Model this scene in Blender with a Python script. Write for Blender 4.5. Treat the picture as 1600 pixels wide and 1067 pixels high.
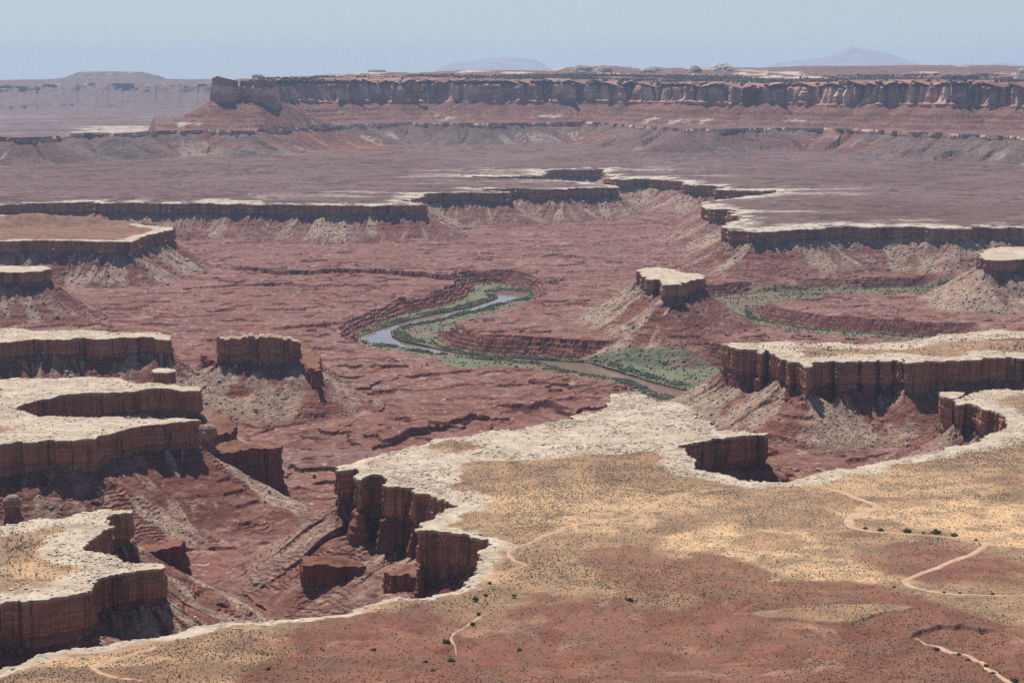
import bpy, math, time
import numpy as np
T0 = time.time()
R = math.radians
for o in list(bpy.data.objects): bpy.data.objects.remove(o)
C = bpy.context.scene.collection
SC = bpy.context.scene

# ------------------------------------------------------------------ camera
CAMZ, F, CX, CY, HOR = 450.0, 2986.0, 800.0, 533.5, 118.0
PITCH = math.atan((CY - HOR) / F)
cam_d = bpy.data.cameras.new('camera'); cam = bpy.data.objects.new('camera', cam_d); C.objects.link(cam)
cam.location = (0, 0, CAMZ); cam.rotation_euler = (R(90) - PITCH, 0, 0)
cam_d.sensor_width = 36; cam_d.lens = F / 1600 * 36
cam_d.clip_start = 5; cam_d.clip_end = 400000
SC.camera = cam

# ------------------------------------------------------------------ sky, sun, exposure
SUN_EL, SUN_AZ = R(60), R(-24)            # azimuth measured from +Y (view direction) towards +X
w = bpy.data.worlds.new('World'); SC.world = w; w.use_nodes = True
nt = w.node_tree; nt.nodes.clear()
sky = nt.nodes.new('ShaderNodeTexSky'); sky.sky_type = 'NISHITA'; sky.sun_disc = False
sky.sun_elevation = SUN_EL; sky.sun_rotation = SUN_AZ
sky.altitude = 1800; sky.air_density = 1.0; sky.dust_density = 0.5; sky.ozone_density = 2.2
bg = nt.nodes.new('ShaderNodeBackground'); bg.inputs['Strength'].default_value = 0.066
wo = nt.nodes.new('ShaderNodeOutputWorld')

def wn(t): return nt.nodes.new(t)
tc = wn('ShaderNodeTexCoord'); cmask = None
def wm(op, a, b=None):
    m = wn('ShaderNodeMath'); m.operation = op
    for k_, x_ in enumerate((a, b)):
        if x_ is None: continue
        if isinstance(x_, (int, float)): m.inputs[k_].default_value = x_
        else: nt.links.new(x_, m.inputs[k_])
    return m.outputs[0]
sx = wn('ShaderNodeSeparateXYZ'); nt.links.new(tc.outputs['Generated'], sx.inputs[0])
ux = wm('DIVIDE', sx.outputs[0], wm('MAXIMUM', sx.outputs[1], 0.05)); uz = wm('DIVIDE', sx.outputs[2], wm('MAXIMUM', sx.outputs[1], 0.05))
for (ca, ce, ra, re) in ((0.192, 0.0172, 0.022, 0.0030), (0.232, 0.0170, 0.013, 0.0022), (0.155, 0.0155, 0.012, 0.0016), (0.216, 0.0145, 0.030, 0.0014)):   # thin wisps of cloud low over the high mountain
    dx_ = wm('DIVIDE', wm('SUBTRACT', ux, ca), ra); dz_ = wm('DIVIDE', wm('SUBTRACT', uz, ce), re)
    e_ = wm('SUBTRACT', 1.0, wm('ADD', wm('MULTIPLY', dx_, dx_), wm('MULTIPLY', dz_, dz_))); cmask = e_ if cmask is None else wm('MAXIMUM', cmask, e_)
cm = wn('ShaderNodeMapping'); cm.inputs['Scale'].default_value = (120, 120, 700); nt.links.new(tc.outputs['Generated'], cm.inputs[0])
cn = wn('ShaderNodeTexNoise'); cn.inputs['Scale'].default_value = 1; cn.inputs['Detail'].default_value = 5; nt.links.new(cm.outputs[0], cn.inputs['Vector'])
cf = wm('MULTIPLY', wm('MAXIMUM', cmask, 0.0), wm('MULTIPLY', cn.outputs['Fac'], 0.75))
cmx = wn('ShaderNodeMix'); cmx.data_type = 'RGBA'; nt.links.new(cf, cmx.inputs[0]); nt.links.new(sky.outputs[0], cmx.inputs[6]); cmx.inputs[7].default_value = (9.5, 8.6, 7.9, 1)
nt.links.new(cmx.outputs[2], bg.inputs[0]); nt.links.new(bg.outputs[0], wo.inputs[0])
sd = bpy.data.lights.new('sun', 'SUN'); sun = bpy.data.objects.new('sun', sd); C.objects.link(sun)
sd.energy = 5.0; sd.angle = R(0.5); sd.color = (1.0, 0.95, 0.87)
sun.rotation_euler = (R(90) - SUN_EL, 0, R(180) - SUN_AZ)   # checked below: light travels away from the sun direction
sun.location = (0, 0, 3000)
SC.view_settings.view_transform = 'Standard'; SC.view_settings.look = 'None'
SC.view_settings.exposure = 0.36; SC.view_settings.gamma = 1.0
SC.cycles.max_bounces = 6; SC.cycles.diffuse_bounces = 3; SC.cycles.volume_bounces = 2
SC.cycles.use_denoising = False

# ------------------------------------------------------------------ small numeric tools
cp, sp_ = math.cos(PITCH), math.sin(PITCH)
def unproj(px, py, z=0.0):
    """Where the sight line through a point of the photograph meets the level z."""
    px = np.asarray(px, float); py = np.asarray(py, float); z = np.asarray(z, float)
    a = (px - CX) / F; b = (CY - py) / F
    dy = cp + b * sp_; dz = b * cp - sp_
    t = (z - CAMZ) / dz
    return a * t, dy * t
def V(py, z=0.0): return float(unproj(CX, py, z)[1])

_rng = np.random.default_rng(7)
TAB = _rng.random((256, 256)).astype(np.float32)
def vnoise(x, y, seed=0):
    x = np.asarray(x, np.float32) + seed * 17.31; y = np.asarray(y, np.float32) + seed * 9.77
    ix = np.floor(x); iy = np.floor(y); fx = x - ix; fy = y - iy
    fx = fx * fx * (3 - 2 * fx); fy = fy * fy * (3 - 2 * fy)
    ix = ix.astype(np.int32) & 255; iy = iy.astype(np.int32) & 255
    jx = (ix + 1) & 255; jy = (iy + 1) & 255
    a = TAB[ix, iy]; b = TAB[jx, iy]; c = TAB[ix, jy]; d = TAB[jx, jy]
    return ((a + (b - a) * fx) * (1 - fy) + (c + (d - c) * fx) * fy) * 2 - 1
def fbm(x, y, octv=4, seed=0, gain=0.5):
    s = 0; a = 1.0; t = 0
    for k in range(octv):
        s = s + a * vnoise(x, y, seed + k * 3); t += a; a *= gain
        x, y = 1.63 * x + 1.17 * y + 3.1, -1.17 * x + 1.63 * y + 7.7
    return s / t * 1.35
def hash1(i, seed=0):
    i = np.asarray(i).astype(np.int64)
    return TAB[(i * 37 + seed * 11) & 255, (i // 251 + seed * 29) & 255]
def blocks(s, L, seed=0):
    """Stepped 1-D noise with irregular block lengths."""
    q = s / L + 0.35 * vnoise(s / L * 0.7, 0.5, seed)
    return hash1(np.floor(q), seed) * 2 - 1
def sst(a, b, x):
    t = np.clip((x - a) / (b - a), 0, 1); return t * t * (3 - 2 * t)
def terr(z, step, w=0.22, strength=1.0):
    q = z / step; k = np.floor(q); f = q - k
    g = np.clip((f - (1 - w)) / w, 0, 1); g = g * g * (3 - 2 * g)
    return z + strength * ((k + g + 0.12 * f) * step - z)

def mesh_obj(name, co, faces, mat, parent=None, attrs=None, smooth=False, loc=None, uvec=None):
    """co (N,3), faces (M,k) int array or list of such arrays"""
    if not isinstance(faces, list): faces = [faces]
    faces = [f for f in faces if len(f)]
    me = bpy.data.meshes.new(name)
    me.vertices.add(len(co)); me.vertices.foreach_set('co', np.ascontiguousarray(co, np.float32).ravel())
    nl = sum(f.size for f in faces); npoly = sum(len(f) for f in faces)
    me.loops.add(nl); me.loops.foreach_set('vertex_index', np.concatenate([f.ravel() for f in faces]).astype(np.int32))
    me.polygons.add(npoly)
    tot = np.concatenate([np.full(len(f), f.shape[1]) for f in faces])
    st = np.concatenate([[0], np.cumsum(tot)[:-1]])
    me.polygons.foreach_set('loop_start', st.astype(np.int32))
    me.polygons.foreach_set('use_smooth', np.full(npoly, smooth))
    for k, v in (attrs or {}).items():
        at = me.attributes.new(k, 'FLOAT', 'POINT'); at.data.foreach_set('value', np.ascontiguousarray(v, np.float32).ravel())
    if uvec is not None:
        at = me.attributes.new('wallco', 'FLOAT_VECTOR', 'POINT'); at.data.foreach_set('vector', np.ascontiguousarray(uvec, np.float32).ravel())
    me.update(calc_edges=True)
    me.materials.append(mat)
    o = bpy.data.objects.new(name, me); C.objects.link(o)
    if parent is not None: o.parent = parent
    if loc is not None: o.location = loc
    return o
def tag(o, label=None, cat=None, group=None, kind=None):
    if label: o['label'] = label
    if cat: o['category'] = cat
    if group: o['group'] = group
    if kind: o['kind'] = kind
    return o
def empty(name, label, cat, loc=(0, 0, 0), group=None):
    o = bpy.data.objects.new(name, None); C.objects.link(o); o.location = loc; o.empty_display_size = 10
    return tag(o, label, cat, group)

# ------------------------------------------------------------------ materials
class NB:
    def __init__(s, name):
        s.m = bpy.data.materials.new(name); s.m.use_nodes = True; s.t = s.m.node_tree; s.t.nodes.clear()
        s.out = s.n('ShaderNodeOutputMaterial'); s.b = s.n('ShaderNodeBsdfPrincipled')
        s.b.inputs['Roughness'].default_value = 0.95; s.b.inputs['Specular IOR Level'].default_value = 0.15
        s.l(s.b.outputs[0], s.out.inputs[0]); s.geo = None
    def n(s, t): return s.t.nodes.new(t)
    def l(s, a, b): s.t.links.new(a, b)
    def attr(s, name, vec=False):
        a = s.n('ShaderNodeAttribute'); a.attribute_name = name; return a.outputs['Vector' if vec else 'Fac']
    def pos(s):
        if s.geo is None: s.geo = s.n('ShaderNodeNewGeometry')
        return s.geo.outputs['Position']
    def scale(s, vec, sx, sy, sz, off=0):
        m = s.n('ShaderNodeMapping'); m.inputs['Scale'].default_value = (sx, sy, sz); m.inputs['Location'].default_value = (off, off * 1.7, off * .6)
        s.l(vec, m.inputs[0]); return m.outputs[0]
    def noise(s, vec, scale, det=4, rough=0.55, dist=0.0, lo=None, hi=None):
        n = s.n('ShaderNodeTexNoise'); n.inputs['Scale'].default_value = scale; n.inputs['Detail'].default_value = det
        n.inputs['Roughness'].default_value = rough; n.inputs['Distortion'].default_value = dist
        s.l(vec, n.inputs['Vector']); o = n.outputs['Fac']
        return o if lo is None else s.rng(o, lo, hi)
    def voro(s, vec, scale, feature='F1', out='Distance', rnd=1.0):
        n = s.n('ShaderNodeTexVoronoi'); n.inputs['Scale'].default_value = scale; n.feature = feature
        n.inputs['Randomness'].default_value = rnd
        s.l(vec, n.inputs['Vector']); return n.outputs[out]
    def rng(s, v, lo, hi, a=0.0, b=1.0):
        m = s.n('ShaderNodeMapRange'); m.interpolation_type = 'SMOOTHSTEP'; s.l(v, m.inputs[0])
        for k, x in zip((1, 2, 3, 4), (lo, hi, a, b)): m.inputs[k].default_value = x
        return m.outputs[0]
    def math(s, op, a, b=None):
        m = s.n('ShaderNodeMath'); m.operation = op
        for k, x in enumerate((a, b)):
            if x is None: continue
            if isinstance(x, (int, float)): m.inputs[k].default_value = x
            else: s.l(x, m.inputs[k])
        return m.outputs[0]
    def mix(s, f, a, b, mode='MIX'):
        m = s.n('ShaderNodeMix'); m.data_type = 'RGBA'; m.blend_type = mode; m.clamp_factor = True
        if isinstance(f, (int, float)): m.inputs[0].default_value = f
        else: s.l(f, m.inputs[0])
        for k, x in ((6, a), (7, b)):
            if isinstance(x, tuple): m.inputs[k].default_value = (*x, 1)
            else: s.l(x, m.inputs[k])
        return m.outputs[2]
    def bump(s, h, strength, dist):
        b = s.n('ShaderNodeBump'); b.inputs['Strength'].default_value = strength; b.inputs['Distance'].default_value = dist
        s.l(h, b.inputs['Height']); s.l(b.outputs[0], s.b.inputs['Normal'])
    def col(s, c):
        if isinstance(c, tuple): s.b.inputs['Base Color'].default_value = (*c, 1)
        else: s.l(c, s.b.inputs['Base Color'])
        return s.m

def mat_canyon():
    """red bedded shale floor, pale rubble chutes, green banks"""
    k = NB('red_shale_and_rubble'); p = k.pos()
    big = k.noise(p, 0.0035, 5, 0.6, 0.6, 0.35, 0.68)
    mid = k.noise(k.scale(p, 1, 1, 3), 0.02, 6, 0.65, 0.4, 0.35, 0.68)
    fin = k.noise(k.scale(p, 1, 1, 2), 0.16, 4, 0.7, 0, 0.3, 0.72)
    c = k.mix(big, (0.215, 0.080, 0.060), (0.310, 0.162, 0.138))
    c = k.mix(k.math('MULTIPLY', mid, 0.75), c, (0.175, 0.078, 0.062))
    pale = k.noise(k.scale(p, 1, 1, 1, 31), 0.014, 8, 0.78, 0.6, 0.54, 0.66)
    c = k.mix(k.math('MULTIPLY', pale, 0.7), c, (0.43, 0.29, 0.225))
    grey = k.noise(k.scale(p, 1, 1, 1, 77), 0.0045, 4, 0.6, 0.5, 0.55, 0.70)
    c = k.mix(k.math('MULTIPLY', grey, 0.6), c, (0.175, 0.125, 0.118))
    c = k.mix(k.math('MULTIPLY', k.noise(k.scale(p, 0.7, 1, 2, 51), 0.06, 6, 0.8, 0.2, 0.50, 0.62), 0.6), c, (0.125, 0.060, 0.048))
    c = k.mix(k.math('MULTIPLY', k.noise(k.scale(p, 0.6, 1, 2, 61), 0.09, 5, 0.8, 0.2, 0.55, 0.66), 0.55), c, (0.38, 0.255, 0.20))
    d1 = k.noise(k.scale(p, 1, 1, 2, 91), 0.030, 7, 0.78, 0.2, 0.535, 0.575); d2 = k.noise(k.scale(p, 1, 1, 2, 97), 0.075, 5, 0.8, 0.2, 0.54, 0.58)
    c = k.mix(k.math('MULTIPLY', d1, 0.75), c, (0.085, 0.040, 0.036))
    d3 = k.noise(k.scale(p, 1, 1, 2, 17), 0.045, 6, 0.78, 0.2, 0.57, 0.61); c = k.mix(k.math('MULTIPLY', d3, 0.8), c, (0.48, 0.32, 0.25))
    c = k.mix(k.math('MULTIPLY', d2, 0.7), c, (0.075, 0.036, 0.030))
    c = k.mix(k.math('MULTIPLY', fin, 0.45), c, (0.12, 0.058, 0.046))
    steep_or_shade = k.attr('steep_or_shade')
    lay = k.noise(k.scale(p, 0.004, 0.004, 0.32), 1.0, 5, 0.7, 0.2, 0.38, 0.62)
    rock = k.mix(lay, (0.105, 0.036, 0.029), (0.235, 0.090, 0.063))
    c = k.mix(steep_or_shade, c, rock)  # dark rock on steep faces; on ledge lines it is painted riser shade
    rub = k.attr('rubble')
    vo = k.voro(p, 0.30, out='Color'); sep = k.n('ShaderNodeSeparateColor'); k.l(vo, sep.inputs[0])
    rc = k.mix(sep.outputs[0], (0.225, 0.135, 0.098), (0.44, 0.325, 0.235))
    rc = k.mix(k.noise(p, 0.05, 3, 0.6, 0, 0.45, 0.65), rc, (0.22, 0.145, 0.115))
    c = k.mix(rub, c, rc)
    gr = k.attr('green')
    gc = k.mix(k.noise(p, 0.02, 5, 0.7, 0.3, 0.35, 0.65), (0.100, 0.120, 0.060), (0.165, 0.160, 0.105))
    c = k.mix(gr, c, gc)
    h = k.math('ADD', k.math('MULTIPLY', k.noise(k.scale(p, 1, 1, 3), 0.25, 5, 0.7), 1.0), k.math('MULTIPLY', k.voro(p, 0.22), k.math('MULTIPLY', rub, 0.7)))
    k.bump(h, 0.7, 2.2)
    return k.col(c)

def mat_bench():
    """pale slickrock near the rim, tan sand, orange sand, red soil"""
    k = NB('slickrock_and_sand'); p = k.pos()
    rock, orange, red, scrub, track = (k.attr(x) for x in ('rock', 'orange', 'red', 'scrub', 'track'))
    fin = k.noise(p, 0.25, 5, 0.7, 0, 0.3, 0.7)
    sand = k.mix(k.noise(p, 0.012, 5, 0.6, 0.5, 0.35, 0.65), (0.300, 0.176, 0.100), (0.400, 0.248, 0.142))
    sand = k.mix(orange, sand, (0.62, 0.400, 0.220))
    rc = k.mix(k.noise(p, 0.018, 6, 0.65, 0.8, 0.35, 0.68), (0.145, 0.047, 0.027), (0.240, 0.094, 0.056))
    rc = k.mix(k.math('MULTIPLY', k.noise(k.scale(p, 1, 1, 1, 12), 0.010, 7, 0.72, 1.0, 0.52, 0.66), 0.65), rc, (0.40, 0.225, 0.150))
    rc = k.mix(k.math('MULTIPLY', k.noise(k.scale(p, 1, 1, 1, 19), 0.05, 6, 0.75, 0.5, 0.50, 0.62), 0.5), rc, (0.150, 0.066, 0.046))
    c = k.mix(red, sand, rc)
    c = k.mix(k.math('MULTIPLY', fin, 0.25), c, (0.19, 0.12, 0.085))
    # low grey-green ground cover between the shrubs
    gc = k.math('MULTIPLY', scrub, k.noise(k.scale(p, 1, 1, 1, 5), 0.03, 6, 0.75, 0.3, 0.40, 0.66))
    c = k.mix(k.math('MULTIPLY', gc, 0.75), c, (0.140, 0.102, 0.070))
    dv = k.voro(p, 0.50); tiny = k.math('MULTIPLY', k.rng(dv, 0.16, 0.30, 1, 0), k.math('MULTIPLY', scrub, k.noise(k.scale(p, 1, 1, 1, 15), 0.02, 4, 0.7, 0, 0.38, 0.58)))
    c = k.mix(k.math('MULTIPLY', tiny, 0.8), c, (0.085, 0.070, 0.048))
    # slickrock with joints
    sl = k.mix(k.noise(p, 0.03, 6, 0.65, 0.6, 0.32, 0.68), (0.375, 0.292, 0.216), (0.530, 0.435, 0.335))
    q = k.n('ShaderNodeVectorMath'); q.operation = 'ADD'
    wn = k.n('ShaderNodeTexNoise'); wn.inputs['Scale'].default_value = 0.02; wn.inputs['Detail'].default_value = 4; k.l(p, wn.inputs['Vector'])
    ws = k.n('ShaderNodeVectorMath'); ws.operation = 'SCALE'; k.l(wn.outputs['Color'], ws.inputs[0]); ws.inputs['Scale'].default_value = 40
    k.l(p, q.inputs[0]); k.l(ws.outputs[0], q.inputs[1])
    vj = k.voro(k.scale(q.outputs[0], 1, 1, 0.0), 0.028, 'DISTANCE_TO_EDGE'); jt = k.rng(vj, 0.0, 0.045, 1, 0)
    gap = k.noise(k.scale(p, 1, 1, 1, 3), 0.018, 4, 0.6, 0, 0.42, 0.6)
    sl = k.mix(k.math('MULTIPLY', k.math('MULTIPLY', jt, gap), 0.75), sl, (0.150, 0.115, 0.085))
    spk = k.noise(k.scale(p, 0.45, 1, 1), 0.20, 5, 0.8, 0, 0.54, 0.64)
    sl = k.mix(k.math('MULTIPLY', spk, 0.7), sl, (0.20, 0.145, 0.105))
    sl = k.mix(k.math('MULTIPLY', k.noise(k.scale(p, 0.5, 1, 1, 71), 0.06, 7, 0.8, 0.4, 0.50, 0.64), 0.5), sl, (0.27, 0.205, 0.155))
    org = k.noise(k.scale(p, 1, 1, 1, 44), 0.03, 5, 0.7, 0, 0.60, 0.70)
    sl = k.mix(k.math('MULTIPLY', org, 0.6), sl, (0.46, 0.31, 0.20))
    rk = k.math('ADD', rock, k.math('MULTIPLY', k.math('SUBTRACT', k.noise(p, 0.035, 7, 0.8), 0.5), 2.2))
    c = k.mix(k.math('MULTIPLY', k.rng(rk, 0.40, 0.60), k.rng(rock, 0.02, 0.12)), c, sl)
    c = k.mix(k.math('MULTIPLY', track, 0.75), c, (0.52, 0.345, 0.24))
    st = k.attr('steep_or_shade')
    c = k.mix(st, c, (0.13, 0.065, 0.048))
    k.bump(k.math('ADD', k.noise(p, 0.3, 5, 0.75), k.math('MULTIPLY', jt, -0.8)), 0.5, 1.2)
    return k.col(c)

def mat_wall(name, base, dark, light, red=False):
    """cliff faces: bedding, joints and dark desert varnish streaks; wallco = (along, down, 0)"""
    k = NB(name); wc = k.attr('wallco', True); t = k.attr('frac'); p = k.pos()
    bed = k.noise(k.scale(wc, 0.010, 0.40, 1), 1.0, 7, 0.75, 0.25, 0.38, 0.62)
    c = k.mix(bed, base, light)
    thin = k.noise(k.scale(wc, 0.02, 1.1, 1, 14), 1.0, 3, 0.6, 0.1, 0.60, 0.68); c = k.mix(k.math('MULTIPLY', thin, 0.35), c, dark)
    crk = k.rng(k.voro(k.scale(wc, 0.10, 0.06, 1, 3), 1.0, 'DISTANCE_TO_EDGE'), 0.0, 0.03, 1, 0); c = k.mix(k.math('MULTIPLY', crk, 0.5), c, dark)
    blot = k.noise(k.scale(wc, 0.03, 0.04, 1, 9), 1.0, 5, 0.65, 0.5, 0.4, 0.62)
    c = k.mix(k.math('MULTIPLY', blot, 0.55), c, base)
    st = k.noise(k.scale(wc, 0.33, 0.016, 1), 1.0, 5, 0.72, 0.1, 0.50, 0.60)
    where = k.noise(k.scale(wc, 0.022, 0.012, 1, 4), 1.0, 4, 0.6, 0.2, 0.42, 0.60)
    c = k.mix(k.math('MULTIPLY', k.math('MULTIPLY', st, where), (0.6 if red == 'far' else 0.35) if red else 0.85), c, dark)
    wide = k.noise(k.scale(wc, 0.05, 0.006, 1, 21), 1.0, 3, 0.6, 0.2, 0.52, 0.62)
    c = k.mix(k.math('MULTIPLY', wide, 0.5), c, dark)
    if red == 'far':
        lit_patch = k.math('MULTIPLY', k.noise(k.scale(wc, 0.012, 0.02, 1, 33), 1.0, 4, 0.6, 0.2, 0.48, 0.54), k.rng(t, 0.26, 0.32)); lit_patch = k.math('MULTIPLY', lit_patch, k.rng(t, 0.96, 0.8))
        c = k.mix(lit_patch, c, (0.60, 0.41, 0.31))  # pale patches paint sunlit parts of the wall into its colour
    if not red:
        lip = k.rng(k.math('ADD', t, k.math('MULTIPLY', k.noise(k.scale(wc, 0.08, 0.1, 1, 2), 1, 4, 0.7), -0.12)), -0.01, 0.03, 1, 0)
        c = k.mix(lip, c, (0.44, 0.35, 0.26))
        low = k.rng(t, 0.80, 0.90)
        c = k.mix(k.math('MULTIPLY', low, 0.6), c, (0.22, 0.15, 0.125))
    k.bump(k.math('ADD', k.noise(k.scale(wc, 0.15, 0.5, 1), 1.0, 6, 0.75), k.noise(p, 0.12, 5, 0.7)), 0.8, 2.5)
    return k.col(c)

def mat_plain(name, c1, c2, scale=0.05, bump=1.0, rough=0.95):
    k = NB(name); p = k.pos()
    c = k.mix(k.noise(p, scale, 6, 0.7, 0.3, 0.35, 0.65), c1, c2)
    if bump: k.bump(k.noise(p, scale * 4, 5, 0.7), 0.7, bump)
    k.b.inputs['Roughness'].default_value = rough
    return k.col(c)

def mat_water():
    k = NB('muddy_water'); p = k.pos()
    k.b.inputs['Roughness'].default_value = 0.06; k.b.inputs['Specular IOR Level'].default_value = 0.6; k.b.inputs['IOR'].default_value = 1.33
    k.bump(k.noise(k.scale(p, 1, 0.4, 1), 0.06, 4, 0.6), 0.10, 1.0)
    return k.col(k.mix(k.noise(p, 0.004, 4, 0.6, 1, 0.35, 0.65), (0.185, 0.128, 0.098), (0.225, 0.165, 0.130)))

def mat_back():
    """far slopes: red talus, grey-green shale, white beds, speckled with dark scrub"""
    k = NB('far_shale_slope'); p = k.pos()
    big = k.noise(p, 0.0012, 5, 0.6, 0.5, 0.35, 0.65)
    c = k.mix(big, (0.160, 0.082, 0.070), (0.205, 0.130, 0.118))
    c = k.mix(k.math('MULTIPLY', k.noise(k.scale(p, 1, 1, 3), 0.02, 6, 0.75, 0.3, 0.45, 0.65), 0.6), c, (0.135, 0.085, 0.068))
    gy = k.attr('grey'); c = k.mix(gy, c, k.mix(k.noise(p, 0.008, 6, 0.75, 0, 0.35, 0.65), (0.115, 0.083, 0.070), (0.205, 0.145, 0.118)))
    rd = k.attr('redslope'); c = k.mix(rd, c, k.mix(k.noise(p, 0.01, 6, 0.75, 0, 0.35, 0.65), (0.170, 0.066, 0.047), (0.260, 0.120, 0.086)))
    wh = k.attr('white'); wn_ = k.noise(k.scale(p, 1, 1, 1, 8), 0.02, 6, 0.75, 0.3, 0.22, 0.52); c = k.mix(k.math('MULTIPLY', wh, wn_), c, (0.62, 0.53, 0.43))
    c = k.mix(k.attr('steep_or_shade'), c, (0.080, 0.042, 0.038))
    sp = k.voro(p, 0.045); c = k.mix(k.math('MULTIPLY', k.rng(sp, 0.15, 0.34, 1, 0), k.math('MULTIPLY', k.attr('scrub'), 0.75)), c, (0.055, 0.058, 0.036))
    e1 = k.noise(k.scale(p, 1, 1, 2, 37), 0.012, 8, 0.78, 0.2, 0.53, 0.58); c = k.mix(k.math('MULTIPLY', e1, 0.8), c, (0.085, 0.050, 0.042))
    e2 = k.noise(k.scale(p, 1, 1, 2, 47), 0.020, 7, 0.78, 0.2, 0.57, 0.62); c = k.mix(k.math('MULTIPLY', e2, 0.5), c, (0.34, 0.235, 0.185))
    k.bump(k.noise(k.scale(p, 1, 1, 2), 0.03, 7, 0.8), 0.9, 16)

    return k.col(c)

M = dict(canyon=mat_canyon(), bench=mat_bench(), back=mat_back(), water=mat_water(),
         wall=mat_wall('banded_sandstone_cliff', (0.350, 0.145, 0.078), (0.048, 0.024, 0.020), (0.56, 0.310, 0.175)),
         redwall=mat_wall('dark_red_siltstone_cliff', (0.200, 0.066, 0.048), (0.06, 0.024, 0.020), (0.32, 0.125, 0.090), True),
         farwall=mat_wall('far_red_cliff', (0.310, 0.145, 0.105), (0.10, 0.050, 0.042), (0.52, 0.300, 0.210), 'far'),
         boulder=mat_plain('pale_boulder', (0.28, 0.225, 0.175), (0.44, 0.37, 0.30), 0.15, 0.4),
         redboulder=mat_plain('red_boulder', (0.15, 0.07, 0.055), (0.24, 0.13, 0.10), 0.15, 0.4),
         shrub=mat_plain('desert_scrub_leaves', (0.055, 0.050, 0.033), (0.120, 0.098, 0.062), 0.3, 0),
         bush=mat_plain('green_bush_leaves', (0.045, 0.075, 0.028), (0.085, 0.120, 0.045), 0.1, 0),
         willow=mat_plain('riverside_leaves', (0.060, 0.080, 0.042), (0.115, 0.128, 0.080), 0.02, 0),
         road=mat_plain('pale_dirt_track', (0.38, 0.245, 0.165), (0.48, 0.315, 0.215), 0.05, 0),
         stem=mat_plain('grey_wood', (0.12, 0.09, 0.07), (0.18, 0.14, 0.11), 0.5, 0),
         white=mat_plain('white_sandstone', (0.42, 0.35, 0.28), (0.56, 0.49, 0.41), 0.01, 6),
         far=mat_plain('distant_rock', (0.24, 0.20, 0.17), (0.32, 0.27, 0.23), 0.001, 40))

# ------------------------------------------------------------------ outlines (x, y in the photograph, all on the bench level z = 0)
P_NEAR = [(-700,1130),(-200,1066),(0,1044),(44,1031),(81,1019),(152,1009),(202,1002),(253,992),(297,985),(354,974),(415,972),(472,960),(540,955),(570,943),
 (611,937),(665,926),(714,917),(722,909),(736,899),(749,884),(753,869),(746,864),(761,852),(758,844),(739,840),(729,834),(699,830),(665,824),
 (655,826),(660,815),(682,808),(695,798),(716,790),(699,788),(687,780),(665,771),(641,770),(641,762),(618,759),(596,759),(599,747),(587,743),
 (564,749),(555,744),(560,731),(530,736),(518,732),(530,727),(581,716),(631,701),(682,689),(732,680),(766,676),(824,667),(854,661),(888,656),
 (892,650),(921,645),(945,638),(952,628),(953,617),(996,613),(1004,616),(1016,621),(1023,628),(1060,630),(1074,637),(1085,650),(1109,661),(1106,667),
 (1127,672),(1178,674),(1197,677),(1193,680),(1165,680),(1134,686),(1120,684),(1080,694),(1067,695),(1070,709),(1087,731),(1127,740),(1161,746),
 (1215,750),(1239,751),(1276,744),(1296,739),(1350,731),(1364,727),(1397,717),(1448,707),(1485,699),(1532,689),(1559,677),(1573,667),(1571,657),
 (1576,650),(1553,640),(1532,635),(1512,627),(1499,629),(1495,624),(1509,616),(1532,613),(1580,609),(1620,609),(1700,607),(2000,603),(2600,600)]
P_RIGHT = [(1127,538),(1141,541),(1148,546),(1161,546),(1185,546),(1189,551),(1192,547),(1205,547.5),(1208,551.5),(1214,559),(1229,561),(1235,566),(1240,561),(1247,562),(1250,569),(1262,574),(1266,568),(1276,567),
 (1297,565.5),(1300,562),(1305,562),(1307,566),(1311,567),(1327,565.5),(1338,565.5),(1340,561),(1346,560.5),(1348,565),(1364,564.8),(1366,560.5),(1375,560),(1377,564.5),(1393,564),(1394,559.5),(1400,559.5),(1402,564),(1407,564),(1408,560),(1413,560),(1416,566),(1420,565.5),(1465,562),(1532,561),(1553,559),(1576,557),(1600,559),
 (1750,556),(2000,552),(2400,548),(2400,506),(2000,505),(1700,512),(1600,517),(1566,515),(1526,517),(1482,522),(1441,528),(1397,535),(1350,537),(1229,534),(1178,536),(1140,534)]
P_LEFTPROM = [(-500,382),(0,377),(67,376),(152,377),(206,377),(216,371),(243,365),(251,360),(277,357.5),(262,355.5),(235,353),(190,347),(120,341),(0,336),(-500,331)]
P_LEFTBIT = [(-300,428),(0,426),(51,424),(79,421),(83,419),(61,416),(0,416),(-300,415)]
P_LEFTA = [(-500,541),(0,535),(34,532),(81,530),(135,528),(216,528),(263,529),(265,526),(250,521),(169,516),(101,515),(0,513),(-500,508)]
P_BUTTE_L = [(337,527.6),(372,528.2),(400,527.4),(430,528.2),(456,527.2),(467,526.6),(468,525),(455,523.6),(430,524.2),(400,523.8),(350,524.4),(337,525.5)]
P_LEFTB = [(-600,690),(0,694),(27,690),(67,690),(118,689),(145,684),(149,679),(189,670),(223,665),(263,660),(290,659),(309,657),(311,655),(280,653.6),(216,655),
 (135,653),(67,651),(44,647),(28,641),(20,636),(44,630),(74,623),(101,616),(142,613),(175,610),(213,610),(240,608.6),(270,608),(287,609),(314,610),(319,607.5),
 (314,605),(287,602),(236,598),(216,598.5),(196,594),(186,589),(67,591),(0,594),(-600,590)]
P_LEFTC = [(-600,952),(0,945),(51,940),(94,936),(118,930),(135,923),(145,909),(152,903),(169,899),(202,896),(243,891),(255,886),(253,881),(229,877),(199,876),
 (182,869),(145,864),(128,861),(131,853),(142,842),(155,832),(173,820),(171,807),(180,803),(201,799),(201,796),(169,795),(132,797),(111,805),(61,807),(44,813),(0,818),(-600,822)]
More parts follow.
